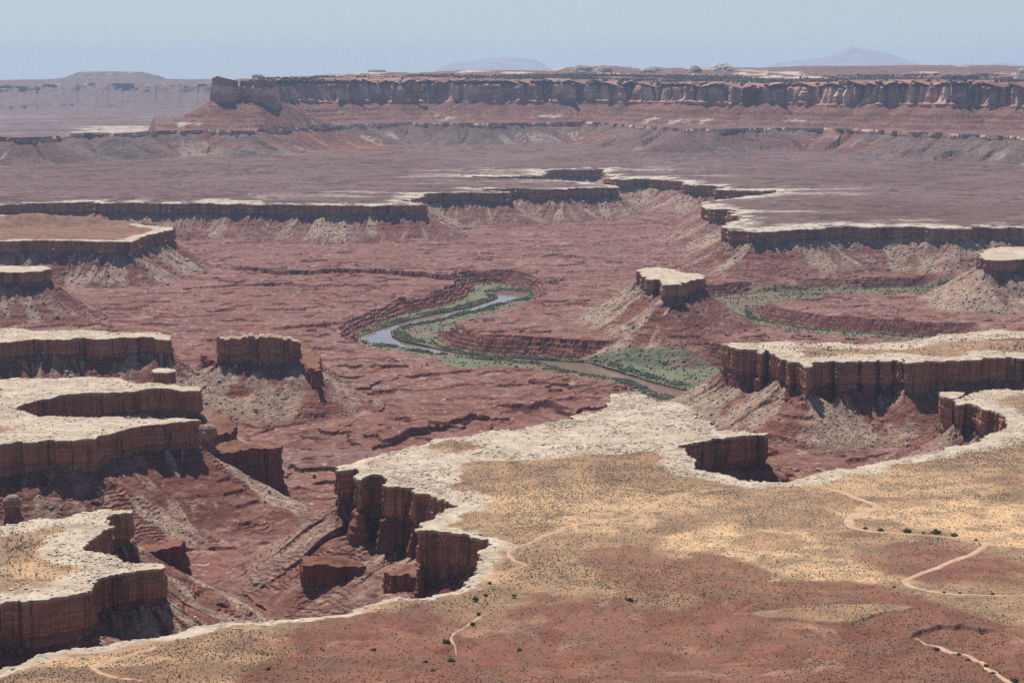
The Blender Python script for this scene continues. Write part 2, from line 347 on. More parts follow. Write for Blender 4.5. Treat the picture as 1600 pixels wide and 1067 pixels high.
P_RIGHTBIT = [(1531,396),(1532,401),(1549,407),(1600,405),(1800,403),(1800,383),(1600,386),(1570,386.5),(1546,389)]
P_BUTTE = [(1002,421),(1004,428),(1010,434),(1019,436),(1026,434),(1033,444),(1050,445),(1068,445),(1074,441),(1084,438),(1096,434.5),(1098,431.5),(1085,428),(1060,425),(1045,422),(1030,419.5),(1012,419.5)]
P_PILLAR = [(1468,612),(1470,618),(1488,622),(1504,618),(1508,613),(1490,611)]
P_FARL = [(-900,321),(0,320),(67,317),(135,315.5),(162,317.5),(324,318),(439,320),(530,321.5),(631,321),(664,321),(668,318.5),(640,315),(628,313.5),(660,307),(664,301.6),
 (719,300.4),(765,301),(794,301),(800,299.4),(760,297),(745,296),(800,293.6),(860,295.5),(884,296),(893,294.4),(930,293.6),(963,293.4),(964,291),(935,287),(894,284),(847,281.6),(732,276.8),
 (735,275.6),(800,276.4),(845,275),(856,269.6),(848,267.6),(867,265.2),(905,265.6),(943,265),(946,272),(949,279),(965,281),(1002,279.4),(1033,281),(1064,283),(1075,289),(1124,291),(1130,293),(1118,297),
 (1175,298.6),(1229,298.2),(1233,296.8),(1195,304),(1144,309),(1100,317),(1092,320),(1097,323),(1117,327),(1151,327.5),(1143,335),(1158,338.5),(1143,349),(1134,355),(1140,358.5),(1161,360.5),(1178,362),
 (1229,359),(1276,357.5),(1320,354.6),(1364,354.4),(1431,355),(1499,357),(1543,355),(1600,356),(1800,357),(2500,358)]
# dark red lower tiers: outline level z
P_L1 = [(300,642),(353,645),(366,664),(362,676),(330,676),(300,668)]
P_L2 = [(216,712),(300,702),(345,692),(381,690),(422,688),(436,691),(437,697),(400,700),(341,706),(300,712),(250,717)]
P_L3 = [(196,846),(243,845),(268,842),(281,844),(283,850),(262,856),(215,860),(196,858)]
P_L4 = [(606,892),(625,886),(650,883),(668,886),(668,896),(640,901),(612,899)]
P_L5 = [(474,874),(520,872),(560,876),(566,880),(530,884),(478,883)]
P_L6 = [(1130,724),(1190,723),(1214,727),(1213,733),(1150,734)]
P_L7 = [(455,530),(474,533),(500,560),(503,572),(495,580),(480,574),(470,560)]
P_L8 = [(315,553),(345,549),(400,552),(440,553),(444,560),(400,566),(340,565)]
P_HOOD = [(311,670),(318,667),(331,667),(335,672),(336,680),(325,683),(314,680)]
P_BLK = [(236,578),(245,576),(262,575.5),(274,577),(275,580),(262,582.5),(240,582)]

POLY = {}       # name -> dict(rim Nx2, normals, s, z, H1, H2)
def resample(P, px=1.0):
    """dense rim points: spacing follows distance so near rims are finer"""
    out = []
    n = len(P)
    for i in range(n):
        a, b = P[i], P[(i + 1) % n]
        L = math.dist(a, b); Y = max(300, min(a[1], b[1]))
        m = max(1, int(L / max(1.1, Y / 1911 * px)))
        t = (np.arange(m) / m)[:, None]
        out.append(np.array(a) * (1 - t) + np.array(b) * t)
    return np.concatenate(out)
def clipfan(P, lim=0.62):
    return [(max(-lim * y, min(lim * y, x)), y) for x, y in P]
def add_poly(name, px, z=0.0, H1=44.0, H2=0.0, extra=None, rough=1.0, talus=0.62, resol=1.0, seed=0, farclose=None, H1var=6.0):
    X, Y = unproj([p[0] for p in px], [p[1] for p in px], z)
    pts = list(zip(X, Y))
    if extra: pts += extra
    if farclose: pts += farclose
    P = resample(pts, resol)
    # orientation CCW
    A = 0.5 * np.sum(P[:, 0] * np.roll(P[:, 1], -1) - np.roll(P[:, 0], -1) * P[:, 1])
    if A < 0: P = P[::-1].copy()
    d = np.linalg.norm(np.roll(P, -1, 0) - P, axis=1); s = np.concatenate([[0], np.cumsum(d)[:-1]])
    def normals(P, k=1):
        tg = np.roll(P, -k, 0) - np.roll(P, k, 0); tg /= np.linalg.norm(tg, axis=1)[:, None] + 1e-9
        return np.stack([tg[:, 1], -tg[:, 0]], 1)
    N = normals(P, 4)
    ax, ay = P[:, 0], P[:, 1]
    k = np.clip(ay / 3000, 0.7, 2.2) * rough
    slot = np.clip(1 - np.abs(vnoise(s / (24 * k.mean()), s * 0, seed + 3)) * 9, 0, 1)
    off = k * (6.0 * fbm(ax / 60, ay / 60, 3, seed + 5) + 5.0 * blocks(s, 34 * k.mean(), seed + 1) + 3.0 * blocks(s, 13 * k.mean(), seed + 2) + 1.2 * blocks(s, 5 * k.mean(), seed + 4) + 1.0 * fbm(ax / 6, ay / 6, 2, seed + 8) - 5.0 * slot)
    P = P + N * off[:, None]
    N = normals(P, 3)
    for _ in range(2):
        N = (np.roll(N, 1, 0) + N * 2 + np.roll(N, -1, 0)); N /= np.linalg.norm(N, axis=1)[:, None] + 1e-9
    h2 = H2(s, P) if callable(H2) else np.full(len(s), float(H2))
    h1 = H1 + H1var * fbm(s / 90, s * 0 + 3, 3, seed + 31)
    hh_ = h1 + np.maximum(h2, 0); n_ = len(s); w_ = max(3, int(45 / max(1.0, s[-1] / n_)))
    ker = np.hanning(2 * w_ + 1); ker /= ker.sum(); Bs = np.convolve(np.concatenate([hh_[-w_:], hh_, hh_[:w_]]), ker, 'valid') if n_ > 2 * w_ + 2 else hh_
    POLY[name] = dict(B=Bs, P=P, N=N, s=s, z=z, H1=h1, H2=np.maximum(h2, 0), seed=seed, talus=talus, h1=H1)
    return POLY[name]

def near_h2(s, P):
    # the tall fluted red tier under the west-facing part of the near rim
    px = CX + F * P[:, 0] / np.maximum(P[:, 1] * cp + CAMZ * sp_, 1)
    return 34 * sst(2180, 2140, P[:, 1]) * sst(1800, 1850, P[:, 1]) * sst(690, 670, px) + 4 * blocks(s, 17, 3)
add_poly('near', P_NEAR, extra=[(1500, 700), (-700, 700)], H1=41, H2=near_h2, seed=1)
add_poly('right', P_RIGHT, H1=42, H2=lambda s, P: 14 * sst(-.1, .6, fbm(P[:, 0] / 70, P[:, 1] / 70, 3, 5)) + 24 * sst(560, 500, P[:, 0]) * sst(-.2, .2, blocks(s, 24, 9)), seed=2)
add_poly('promontory', P_LEFTPROM, H1=40, seed=3)
add_poly('leftbit', P_LEFTBIT, H1=30, seed=4)
add_poly('lefta', P_LEFTA, H1=33, H2=0, seed=5)
add_poly('butte_l', P_BUTTE_L, H1=34, H2=lambda s, P: 16 + 12 * blocks(s, 17, 5), seed=6, rough=0.6, H1var=2)
add_poly('leftb', P_LEFTB, H1=36, H2=4, seed=7, rough=0.7)
add_poly('leftc', P_LEFTC, H1=37, H2=3, seed=8, rough=0.8)
add_poly('rightbit', P_RIGHTBIT, H1=30, H2=8, seed=9)
add_poly('butte', P_BUTTE, H1=28, H2=lambda s, P: 5 + 12 * blocks(s, 14, 4), seed=10, rough=0.95, talus=0.66, H1var=5)
add_poly('pillar', P_PILLAR, H1=46, H2=8, seed=11, rough=0.25, H1var=2)
BX = [(6300, 11000), (0, 11000), (-6300, 11000)]
add_poly('far', P_FARL, H1=lambda *a: 0, seed=12, extra=BX) if False else None
add_poly('far', P_FARL, H1=39, talus=0.52, seed=12, extra=[(6900, 11200), (-6900, 11200)], resol=0.9)
POLY['far']['H1'] = POLY['far']['H1'] + 12 * sst(900, 1500, POLY['far']['P'][:, 0])
for nm, pl, zz, hh in (('tier_a', P_L1, -48, 46), ('tier_b', P_L2, -56, 58), ('tier_c', P_L3, -50, 36), ('tier_d', P_L4, -62, 34), ('tier_e', P_L5, -78, 18),
                       ('tier_f', P_L6, -52, 18), ('tier_g', P_L7, -48, 26), ('tier_h', P_L8, -44, 20)):
    add_poly(nm, pl, z=zz, H1=hh, seed=20 + len(POLY), rough=0.75, talus=0.6, H1var=2)
add_poly('block', P_BLK, z=-6, H1=24, seed=41, rough=0.12, H1var=1)

def z_tier(x, y): return 4.0 * fbm(x / 20, y / 20, 4, 182) + terr(2.5 * fbm(x / 25, y / 25, 3, 181), 1.5, 0.3, 0.9)
# ------------------------------------------------------------------ grids that follow the distance
UC = np.concatenate([np.linspace(-0.62, -0.30, 60, endpoint=False), np.arange(-0.30, 0.30, 0.88 / 1911), np.linspace(0.3005, 0.62, 60)])
def rows(y0, y1, z, steps):
    """steps: list of (Ymax, pixel step at 1024)"""
    Y = [y0]
    while Y[-1] < y1:
        y = Y[-1]; st = next(s for lim, s in steps if y < lim)
        Y.append(y + y * y / ((CAMZ - z) * 1911) * st)
    return np.array(Y)
class Grid:
    def __init__(g, Y):
        g.Y = Y; g.nr, g.nc = len(Y), len(UC)
        g.X2 = (Y[:, None] * UC[None, :]).astype(np.float32); g.Y2 = np.repeat(Y[:, None], g.nc, 1).astype(np.float32)
    def inside(g, P):
        m = np.zeros((g.nr, g.nc), bool)
        x0, y0 = P[:, 0], P[:, 1]; x1, y1 = np.roll(x0, -1), np.roll(y0, -1)
        r0 = max(0, np.searchsorted(g.Y, y0.min()) - 1); r1 = min(g.nr, np.searchsorted(g.Y, y0.max()) + 1)
        for r in range(r0, r1):
            yy = g.Y[r]; c = (y0 > yy) != (y1 > yy)
            if not c.any(): continue
            xs = np.sort(x0[c] + (yy - y0[c]) * (x1[c] - x0[c]) / (y1[c] - y0[c])) / yy
            m[r] = (np.searchsorted(xs, UC) & 1).astype(bool)
        return m
    def dist(g, P, maxd, closed=True, sub=1, out=None):
        """distance to a polyline plus fractional index of the nearest point"""
        n = len(P); idx = np.arange(0, n, sub)
        a = P[idx]; b = P[np.append(idx[1:], 0 if closed else n - 1)]
        D = np.full((g.nr, g.nc), maxd, np.float32); S = np.zeros((g.nr, g.nc), np.float32)
        md = maxd(a) if callable(maxd) else None
        for i in range(len(idx) if closed else len(idx) - 1):
            (ax, ay), (bx, by) = a[i], b[i]
            ylo, yhi = min(ay, by) - maxd, max(ay, by) + maxd
            r0 = np.searchsorted(g.Y, ylo); r1 = np.searchsorted(g.Y, yhi)
            if r1 <= r0: continue
            xlo, xhi = min(ax, bx) - maxd, max(ax, bx) + maxd
            ya, yb = g.Y[r0], g.Y[r1 - 1]
            c0 = np.searchsorted(UC, min(xlo / ya, xlo / yb)); c1 = np.searchsorted(UC, max(xhi / ya, xhi / yb))
            if c1 <= c0: continue
            X = g.X2[r0:r1, c0:c1] - ax; Yv = g.Y2[r0:r1, c0:c1] - ay
            dx, dy = bx - ax, by - ay; L2 = dx * dx + dy * dy + 1e-9
            t = np.clip((X * dx + Yv * dy) / L2, 0, 1)
            d = np.hypot(X - t * dx, Yv - t * dy)
            Dw = D[r0:r1, c0:c1]; m = d < Dw
            if m.any():
                Dw[m] = d[m]; S[r0:r1, c0:c1][m] = (idx[i] + t * sub)[m]
        return D, S
def grid_faces(keep):
    """keep (nr,nc) bool on vertices; quads whose four corners are kept; returns used index map"""
    q = keep[:-1, :-1] & keep[1:, :-1] & keep[:-1, 1:] & keep[1:, 1:]
    nr, nc = keep.shape; ii = np.arange(nr * nc).reshape(nr, nc)
    f = np.stack([ii[:-1, :-1][q], ii[:-1, 1:][q], ii[1:, 1:][q], ii[1:, :-1][q]], 1)
    used = np.unique(f); mp = np.zeros(nr * nc, np.int64); mp[used] = np.arange(len(used))
    return mp[f], used
def at(arr, S):
    n = len(arr); i = np.floor(S).astype(np.int64); f = S - i
    return arr[i % n] * (1 - f) + arr[(i + 1) % n] * f

# ------------------------------------------------------------------ river gorge outline (photo points with their own level)
RB, FL = -156.0, -122.0
G1 = [(739,446,RB),(783,444,RB),(834,457,RB),(827,466,FL),(797,473,FL),(766,481,FL),(748,489,FL),(724,496,FL),(700,505,FL),(680,515,RB),(680,528,RB),(705,545,RB),(732,552,RB),(800,556,RB),(867,561,RB),
 (918,564,RB),(1002,569,RB),(1070,572,RB),(1125,577,RB),(1230,590,RB),(1230,640,FL),(1060,622,FL),(1008,606,FL),(1011,600,FL),(989,591,FL),(935,583,FL),(861,575,FL),(786,569,FL),(732,574,FL),(716,570,FL),
 (699,560,FL),(648,549,FL),(611,542,FL),(574,535,FL),(558,529,FL),(562,519,RB),(584,510,RB),(631,493,RB),(682,483,RB),(732,468,RB),(741,456,RB)]
G2 = [(1080,470,RB),(1111,464,RB),(1195,458,RB),(1296,454,RB),(1364,451,RB),(1482,449,RB),(1560,450,RB),(1560,457,FL),(1482,457,FL),(1364,459,FL),(1296,460.5,FL),(1229,465,FL),(1202,471,FL),(1178,480,RB),(1172,488,RB),(1185,500,RB),
 (1262,514,RB),(1347,521,RB),(1397,524,RB),(1448,528,RB),(1500,530,RB),(1500,536,FL),(1397,534,FL),(1347,529,FL),(1296,521,FL),(1220,512,FL),(1161,499,FL),(1138,491,FL),(1117,479,FL)]
WATER = [(781,452),(820,456),(828,464),(797,471),(766,478),(748,485),(719,490),(692,498),(658,505),(624,512),(611,518),(611,525),(628,534),(658,540),(692,547),(719,553),(766,558),(800,559),(867,564),(918,567),
 (935,572),(969,582),(1013,596),(1067,610),(1130,622),(1200,640),(1200,665),(1050,622),(1012,609),(1003,603),(989,597),(935,589),(884,581),(854,570),(766,561),(702,556),(692,554),(648,547),(611,541),(581,536),(564,529),(564,524),(597,513),(648,498),(682,491),
 (732,481),(763,471),(779,465),(773,457)]
def world_poly(P, z=None):
    X, Y = unproj([p[0] for p in P], [p[1] for p in P], z if z is not None else [p[2] for p in P]); return np.stack([X, Y], 1)
def rough_poly(P, sp, amp, seed):
    pts = []
    for i in range(len(P)):
        a, b = P[i], P[(i + 1) % len(P)]; m = max(1, int(np.linalg.norm(b - a) / sp)); t = (np.arange(m) / m)[:, None]
        pts.append(a * (1 - t) + b * t)
    Q = np.concatenate(pts)
    Q = Q + np.stack([fbm(Q[:, 0] / 40, Q[:, 1] / 40, 4, seed), fbm(Q[:, 0] / 40 + 9, Q[:, 1] / 40, 4, seed + 1)], 1) * amp
    return Q
G1w = rough_poly(world_poly(G1), 8, 9, 50); G2w = rough_poly(world_poly(G2), 8, 8, 52)
Ww = rough_poly(world_poly(WATER, RB + 1.0), 8, 3, 54)
SCARPS = [([(330,417),(400,421),(440,425),(500,426),(560,425),(620,429),(700,437),(725,433),(760,430),(800,432),(870,440),(900,436)], 14),
 ([(735,630),(790,628),(850,634),(880,640),(905,645),(940,640)], 15), ([(800,612),(860,616),(920,614),(960,612)], 8), ([(430,668),(470,672),(520,676),(560,676)], 11),
 ([(500,530),(540,526),(600,530),(640,527)], 5), ([(820,404),(860,400),(890,398),(930,402),(980,410)], 8), ([(530,580),(600,575),(660,572),(700,574)], 9),
 ([(520,700),(600,690),(680,672),(760,652),(840,648)], 13), ([(380,512),(460,508),(540,500),(600,496)], 8), ([(600,470),(680,460),(740,458)], 4),
 ([(330,437),(380,443),(450,440),(520,448)], 7), ([(770,441),(800,444),(846,452)], 12), ([(855,556),(960,553),(1060,556)], 3),
 ([(480,610),(560,603),(640,606)], 7), ([(360,838),(420,832),(470,830)], 12), ([(1250,732),(1300,727),(1350,726)], 10), ([(720,600),(800,592),(880,596),(960,590)], 6)]

t1 = time.time()
# ------------------------------------------------------------------ canyon floor and talus
G = Grid(rows(1180, 9300, FL, [(3400, 0.42), (5200, 0.30), (1e9, 0.22)]))
X, Y = G.X2, G.Y2
print('canyon grid', G.nr, G.nc)
hL = 17 * fbm(X / 950, Y / 520, 4, 60) + 1.3 * fbm(X / 34, Y / 34, 4, 61)
fL = (hL / 5.0) % 1.0; long_ledge_shade = sst(0.84, 0.90, fL) * sst(-0.45, -0.1, fbm(X / 300, Y / 160, 3, 62))  # long riser lines, darkened in colour as if shaded
z = np.float32(-112) + 0.75 * terr(hL, 5.0, 0.08, 1.0) + 8.0 * fbm(X / 230, Y / 230, 4, 63) + 4.6 * fbm(X / 70, Y / 70, 4, 65)
z += 5 * sst(5200, 7600, Y) - 4
z -= 9 * sst(2700, 2000, Y)
for pl, h in SCARPS:
    P = rough_poly(world_poly(pl, -114), 20, 12, 70)[:-1]
    # keep only the open part
    P = P[:max(2, int(len(P)) )]
    A = world_poly(pl, -114); Q = []
    for i in range(len(A) - 1):
        m = max(1, int(np.linalg.norm(A[i + 1] - A[i]) / 14)); t = (np.arange(m) / m)[:, None]; Q.append(A[i] * (1 - t) + A[i + 1] * t)
    Q = np.concatenate(Q + [A[-1:]]); Q = Q + np.stack([fbm(Q[:, 0] / 35, Q[:, 1] / 35, 4, 72), fbm(Q[:, 0] / 35 + 9, Q[:, 1] / 35, 4, 73)], 1) * 16
    D, S = G.dist(Q, 260.0, closed=False)
    M_ = np.flatnonzero((D < 260).ravel()); D, S = D.ravel()[M_], S.ravel()[M_]
    side = Y.ravel()[M_] - at(Q[:, 1], np.clip(S, 0, len(Q) - 1.01))
    w_ = sst(0, 9, np.minimum(S, len(Q) - 1 - S))
    up = sst(-5, 3, np.where(side > 0, D, -D)) * np.exp(-D / 110.0)
    z.ravel()[M_] += np.where(side > -30, h * up * w_, 0)
# river gorges
ing = np.zeros(z.shape, bool); green = np.zeros(z.shape, np.float32)
zr = None
for k, Pw in enumerate((G1w, G2w)):
    i_ = G.inside(Pw); D, S = G.dist(Pw, 130.0)
    z = np.where(i_, RB + 1.2 + np.minimum(D * 0.05, 3), z)
    M_ = np.flatnonzero(((D < 130) & ~i_).ravel()); Dm = D.ravel()[M_]
    wall = (RB + 2) + terr(Dm * 0.95 + 5 * fbm(X.ravel()[M_] / 14, Y.ravel()[M_] / 14, 3, 80) * sst(0, 12, Dm), 7.5, 0.3, 0.85)
    z.ravel()[M_] = np.minimum(z.ravel()[M_], np.maximum(wall, RB))
    ing |= i_
    green = np.maximum(green, np.where(i_, 0.5 + 0.5 * sst(-.3, .2, fbm(X / 80, Y / 50, 4, 82)) if k == 0 else 0.45 + 0.4 * sst(-.2, .3, fbm(X / 90, Y / 60, 3, 81)), sst(9, 0, D) * 0.7))
iw = G.inside(Ww); z = np.where(iw, RB - 6, z); green = np.where(iw, 0, green)
floor = z.copy()
# talus from every outline
tal = np.full(z.shape, -1e4, np.float32); deep = np.zeros(z.shape, bool); rub = np.zeros(z.shape, np.float32)
for nm, q in POLY.items():
    if nm in ('hoodoo', 'block'): continue
    P = q['P']; ext = 330.0 if nm in ('far',) else 290.0
    seg = np.linalg.norm(np.roll(P, -1, 0) - P, axis=1).mean()
    vis = np.abs(P[:, 0]) < 0.66 * P[:, 1]
    i_ = G.inside(P); D, S = G.dist(P, ext, sub=max(1, int(7 / seg)))
    M_ = np.flatnonzero(((D < ext) | i_).ravel()); deep.ravel()[np.flatnonzero((i_ & (D > 40)).ravel())] = True
    M_ = M_[~deep.ravel()[M_]]
    S, Xm, Ym, im = S.ravel()[M_], X.ravel()[M_], Y.ravel()[M_], i_.ravel()[M_]; Dm = D.ravel()[M_]
    s = at(q['s'], S).astype(np.float32); dk = np.exp(-np.where(im, 0, Dm) / 80.0); Bm = q['h1'] + 4.0; base = (q['z'] - Bm - (at(q['B'], S) - Bm) * dk).astype(np.float32)
    sd_ = q['seed']; Ds = np.where(im, 0, Dm)
    # a continuous apron; rubble chutes fan out below notches in the rim
    big = 1.0 if q['h1'] > 27 else 0.5
    ang = np.arctan2(Ym - at(P[:, 1], S), Xm - at(P[:, 0], S)).astype(np.float32)
    wv = s / np.clip(Ym / 60, 44, 85) * 1.0 + 1.5 * np.abs(ang) if nm == 'far' else s / 62.0 + 1.3 * np.abs(ang)
    wig = 0.35 * fbm(Xm / 45, Ym / 45, 3, 96)
    r1 = vnoise(wv * 0.8 + wig, Ds / 400.0 + sd_, 90 + sd_); r2 = vnoise(wv * 2.3 + wig, Ds / 260.0, 91 + sd_); r3 = vnoise(wv * 6 + wig, Ds / 200.0, 92)
    ridge = np.clip(0.7 * r1 + 0.45 * r2 + 0.15 * r3, -1, 1)
    near_w = np.exp(-Ds / 20.0)
    base = (q['z'] - Bm - (at(q['B'], S) - Bm) * np.exp(-Ds / 38.0)).astype(np.float32)
    top = base + big * (6 * np.clip(0.9 * r1 + 0.7 * r2, -1, 1.2) * near_w + 2)
    slp = q['talus'] * np.where(Ds < 70, Ds * 1.12, 78.4 + (Ds - 70) * 0.86)
    tz = top - slp + big * (2.6 * r2 + 1.6 * r3 if nm == 'far' else 0.5 * r2 + 0.3 * r3) * sst(4, 30, Ds)
    tz = tz + 4.0 * fbm(Xm / 48, Ym / 48, 5, 95) * sst(3, 25, Ds) + 0.9 * fbm(Xm / 9, Ym / 9, 2, 94)
    pale = sst(0.02, 0.34, ridge + 0.22 * sst(20, 110, Ds) + 0.45 * fbm(Xm / 26, Ym / 26, 5, 97)) * (0.25 if nm.startswith('tier') else 1)
    if nm == 'butte': pale = pale * sst(30, -20, Xm - at(P[:, 0], S) * 0 - P[:, 0].mean()) + pale * 0.15
    if nm == 'far': pale = np.clip(sst(-0.25, 0.25, ridge + 0.35 * fbm(Xm / 40, Ym / 40, 5, 97)) * sst(190, 120, Ds), 0, 1)
    if nm == 'right': pale = pale * sst(-.3, .1, fbm(Xm / 70, Ym / 70, 4, 106) + 0.25 * r1)
    if nm == 'near': pale = pale * (0.35 + 0.5 * sst(-.1, .3, fbm(Xm / 35, Ym / 35, 4, 104)))
    if nm == 'butte_l': pale = np.maximum(pale, 0.85 * sst(8, 26, Ds) * sst(-.35, .1, fbm(Xm / 30, Ym / 30, 4, 105)))
    hard = sst(-0.15, 0.15, fbm(Xm / 60, Ym / 60, 4, 98)) * (1 - 0.85 * pale)
    jg = 4.5 * fbm(Xm / 34, Ym / 34, 4, 99) + 1.6 * fbm(Xm / 8, Ym / 8, 3, 100)
    tzt = terr(tz + jg, 3.8, 0.13, 0.65) - 0.9 * jg
    tz = tz * (1 - hard) + tzt * hard; out = sst(0.18, 0.3, fbm(Xm / 48, Ym / 48, 3, 103)) * (1 - pale); tz = terr(tz + 3 * vnoise(Xm / 50, Ym / 50, 102), 14.0, 0.15, 0.25 * out)
    tz = np.where(im, top - 4, tz)
    m = tz > tal.ravel()[M_]
    tal.ravel()[M_[m]] = tz[m]; rub.ravel()[M_[m]] = pale[m]
k_ = 5.0
zz = np.maximum(floor, tal)
dd = np.clip(1 - np.abs(floor - tal) / k_, 0, 1); zz = zz + dd * dd * k_ * 0.25
# bedded floor
bed = sst(-0.15, 0.15, fbm(X / 90, Y / 60, 4, 110))
fl_m = (floor > tal) & ~ing
step = 3.4
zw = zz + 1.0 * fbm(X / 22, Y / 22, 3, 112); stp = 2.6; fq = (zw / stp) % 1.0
edge_w = 0.13 + 0.10 * fbm(X / 80, Y / 80, 3, 113); ledge_shade = sst(1 - edge_w - 0.06, 1 - edge_w, fq) * sst(-0.25, 0.15, fbm(X / 34, Y / 16, 3, 118))  # mask for the shade of small ledge risers, put into the colour
f2 = (zw / 0.9 + 0.6 * fbm(X / 40, Y / 25, 3, 119)) % 1.0; ledge_shade = np.maximum(ledge_shade, 0.7 * sst(0.72, 0.82, f2) * sst(0.05, 0.35, fbm(X / 26, Y / 26, 3, 121)))
zt = terr(zw, stp, 0.10, 0.95); fq7 = (zt / 7.3) % 1.0; zt = terr(zt, 7.3, 0.10, 0.6)
zz = np.where(fl_m, zz * (1 - bed) + zt * bed, zz)
zz += 0.35 * fbm(X / 7, Y / 7, 2, 115) * (~iw)
tw = sst(-3, 12, tal - floor)
rub = rub * tw
scat = sst(0.35, 0.7, fbm(X / 60, Y / 60, 4, 117)) * sst(-22, 0, tal - floor) * 0.5; rub = np.maximum(rub, scat * (1 - green))
gz = np.gradient(zz, axis=0) / np.gradient(Y, axis=0); gx = np.gradient(zz, axis=1) / np.gradient(X, axis=1)
steep_or_shade = np.maximum(sst(0.35, 0.8, np.hypot(gz, gx)), np.maximum(ledge_shade * bed * 0.9, long_ledge_shade) * fl_m) * (1 - 0.85 * rub)  # real slope plus ledge lines whose shade is painted whatever the slope
ZC = zz.astype(np.float32)
f, used = grid_faces(~deep)
co = np.stack([X.ravel()[used], Y.ravel()[used], ZC.ravel()[used]], 1)
terrain = mesh_obj('canyon_terrain', co, f, M['canyon'], attrs=dict(rubble=rub.ravel()[used], green=green.ravel()[used], steep_or_shade=steep_or_shade.ravel()[used]), smooth=False)
tag(terrain, 'red bedded canyon floor with rubble slopes below the pale rims', kind='structure')
CAN_RUB, CAN_GREEN, CAN_IN = rub, green, deep
CAN_IW = iw
def zc_at(x, y):
    """height of the canyon terrain"""
    x = np.asarray(x, float); y = np.asarray(y, float)
    r = np.clip(np.searchsorted(G.Y, y) - 1, 0, G.nr - 2); u = x / y; c = np.clip(np.searchsorted(UC, u) - 1, 0, G.nc - 2)
    fr = np.clip((y - G.Y[r]) / (G.Y[r + 1] - G.Y[r]), 0, 1); fc = np.clip((u - UC[c]) / (UC[c + 1] - UC[c]), 0, 1)
    return (ZC[r, c] * (1 - fc) + ZC[r, c + 1] * fc) * (1 - fr) + (ZC[r + 1, c] * (1 - fc) + ZC[r + 1, c + 1] * fc) * fr
print('canyon done', time.time() - t1)

# water sheet
def fan_cap(name, P, z, mat, parent=None):
    from mathutils import Vector
    from mathutils.geometry import tessellate_polygon
    tri = tessellate_polygon([[Vector((x, y, 0)) for x, y in P]])
    co = np.column_stack([P, np.full(len(P), z)]); f = np.array([(a, b, c) for a, b, c in tri])
    e1 = co[f[:, 1], :2] - co[f[:, 0], :2]; e2 = co[f[:, 2], :2] - co[f[:, 0], :2]
    neg = (e1[:, 0] * e2[:, 1] - e1[:, 1] * e2[:, 0]) < 0; f[neg] = f[neg][:, ::-1]
    return mesh_obj(name, co, f, mat, parent)
river = fan_cap('river_water', Ww, RB, M['water'])
# the sheet reaches a little under its banks
tag(river, 'muddy brown river curving through the canyon floor', kind='structure')

# ------------------------------------------------------------------ bench tops
def road_line(px, zf):
    xs, ys = unproj([p[0] for p in px], [p[1] for p in px], 0.0)
    for _ in range(8):
        zz_ = zf(xs, ys); xs, ys = unproj([p[0] for p in px], [p[1] for p in px], zz_)
    return np.stack([xs, ys], 1)
RED_BLOBS = [(1330,1000,420,75,1.0),(700,1010,330,60,1.0),(1100,900,120,38,.9),(1000,880,90,40,.75),(300,1050,200,22,.5),(1530,890,120,35,1.0),(1450,870,120,28,.8),(940,980,260,60,1.0),
             (1200,845,60,14,.5),(1400,785,60,8,.5),(1560,750,60,8,.4),(560,980,120,26,.9),(1250,1050,600,60,1.0),(850,1050,700,50,1.0),(450,1010,160,22,.7),(1130,945,140,18,.6),(1340,835,60,10,.7),(1250,930,160,25,.9)]
ORANGE_BLOBS = [(1150,850,130,40,1),(1100,910,110,30,1),(1450,800,160,30,1),(1560,830,100,20,1),(930,790,160,45,.7),(1050,780,120,24,.6),(1300,890,90,22,.8),(1400,760,150,25,.6),(760,900,60,12,.5),(60,890,80,20,.5),(140,1030,120,10,.6)]
def blobs(x, y, B, seed):
    v = np.zeros(np.shape(x), np.float32)
    wob = 0.45 * fbm(x / 70, y / 70, 4, seed)
    for bx, by, rx, ry, a in B:
        cx_, cy_ = unproj(bx, by, 0); 
        rX = rx * cy_ / F; rY = (unproj(bx, by - ry, 0)[1] - unproj(bx, by + ry, 0)[1]) / 2
        d = np.hypot((x - cx_) / rX, (y - cy_) / rY) + wob
        v = np.maximum(v, a * sst(1.05, 0.75, d))
    return v
LENS = world_poly([(1168,962),(1190,966),(1230,971),(1290,976),(1330,977),(1352,972),(1380,963),(1430,950),(1390,947),(1300,946),(1240,957),(1190,957)], 0.0)
LENS = LENS + np.array([0.0, 0.0])
def seg_dist(x, y, P, closed=True):
    D = np.full(np.shape(x), 1e9); n = len(P)
    for i in range(n if closed else n - 1):
        a, b = P[i], P[(i + 1) % n]; dx, dy = b - a; t = np.clip(((x - a[0]) * dx + (y - a[1]) * dy) / (dx * dx + dy * dy + 1e-9), 0, 1)
        D = np.minimum(D, np.hypot(x - a[0] - t * dx, y - a[1] - t * dy))
    return D
def pip(x, y, P):
    m = np.zeros(np.shape(x), bool); n = len(P)
    for i in range(n):
        (x0, y0), (x1, y1) = P[i], P[(i + 1) % n]
        c = (y0 > y) != (y1 > y); m ^= c & (x < x0 + (y - y0) * (x1 - x0) / (y1 - y0 + 1e-12))
    return m
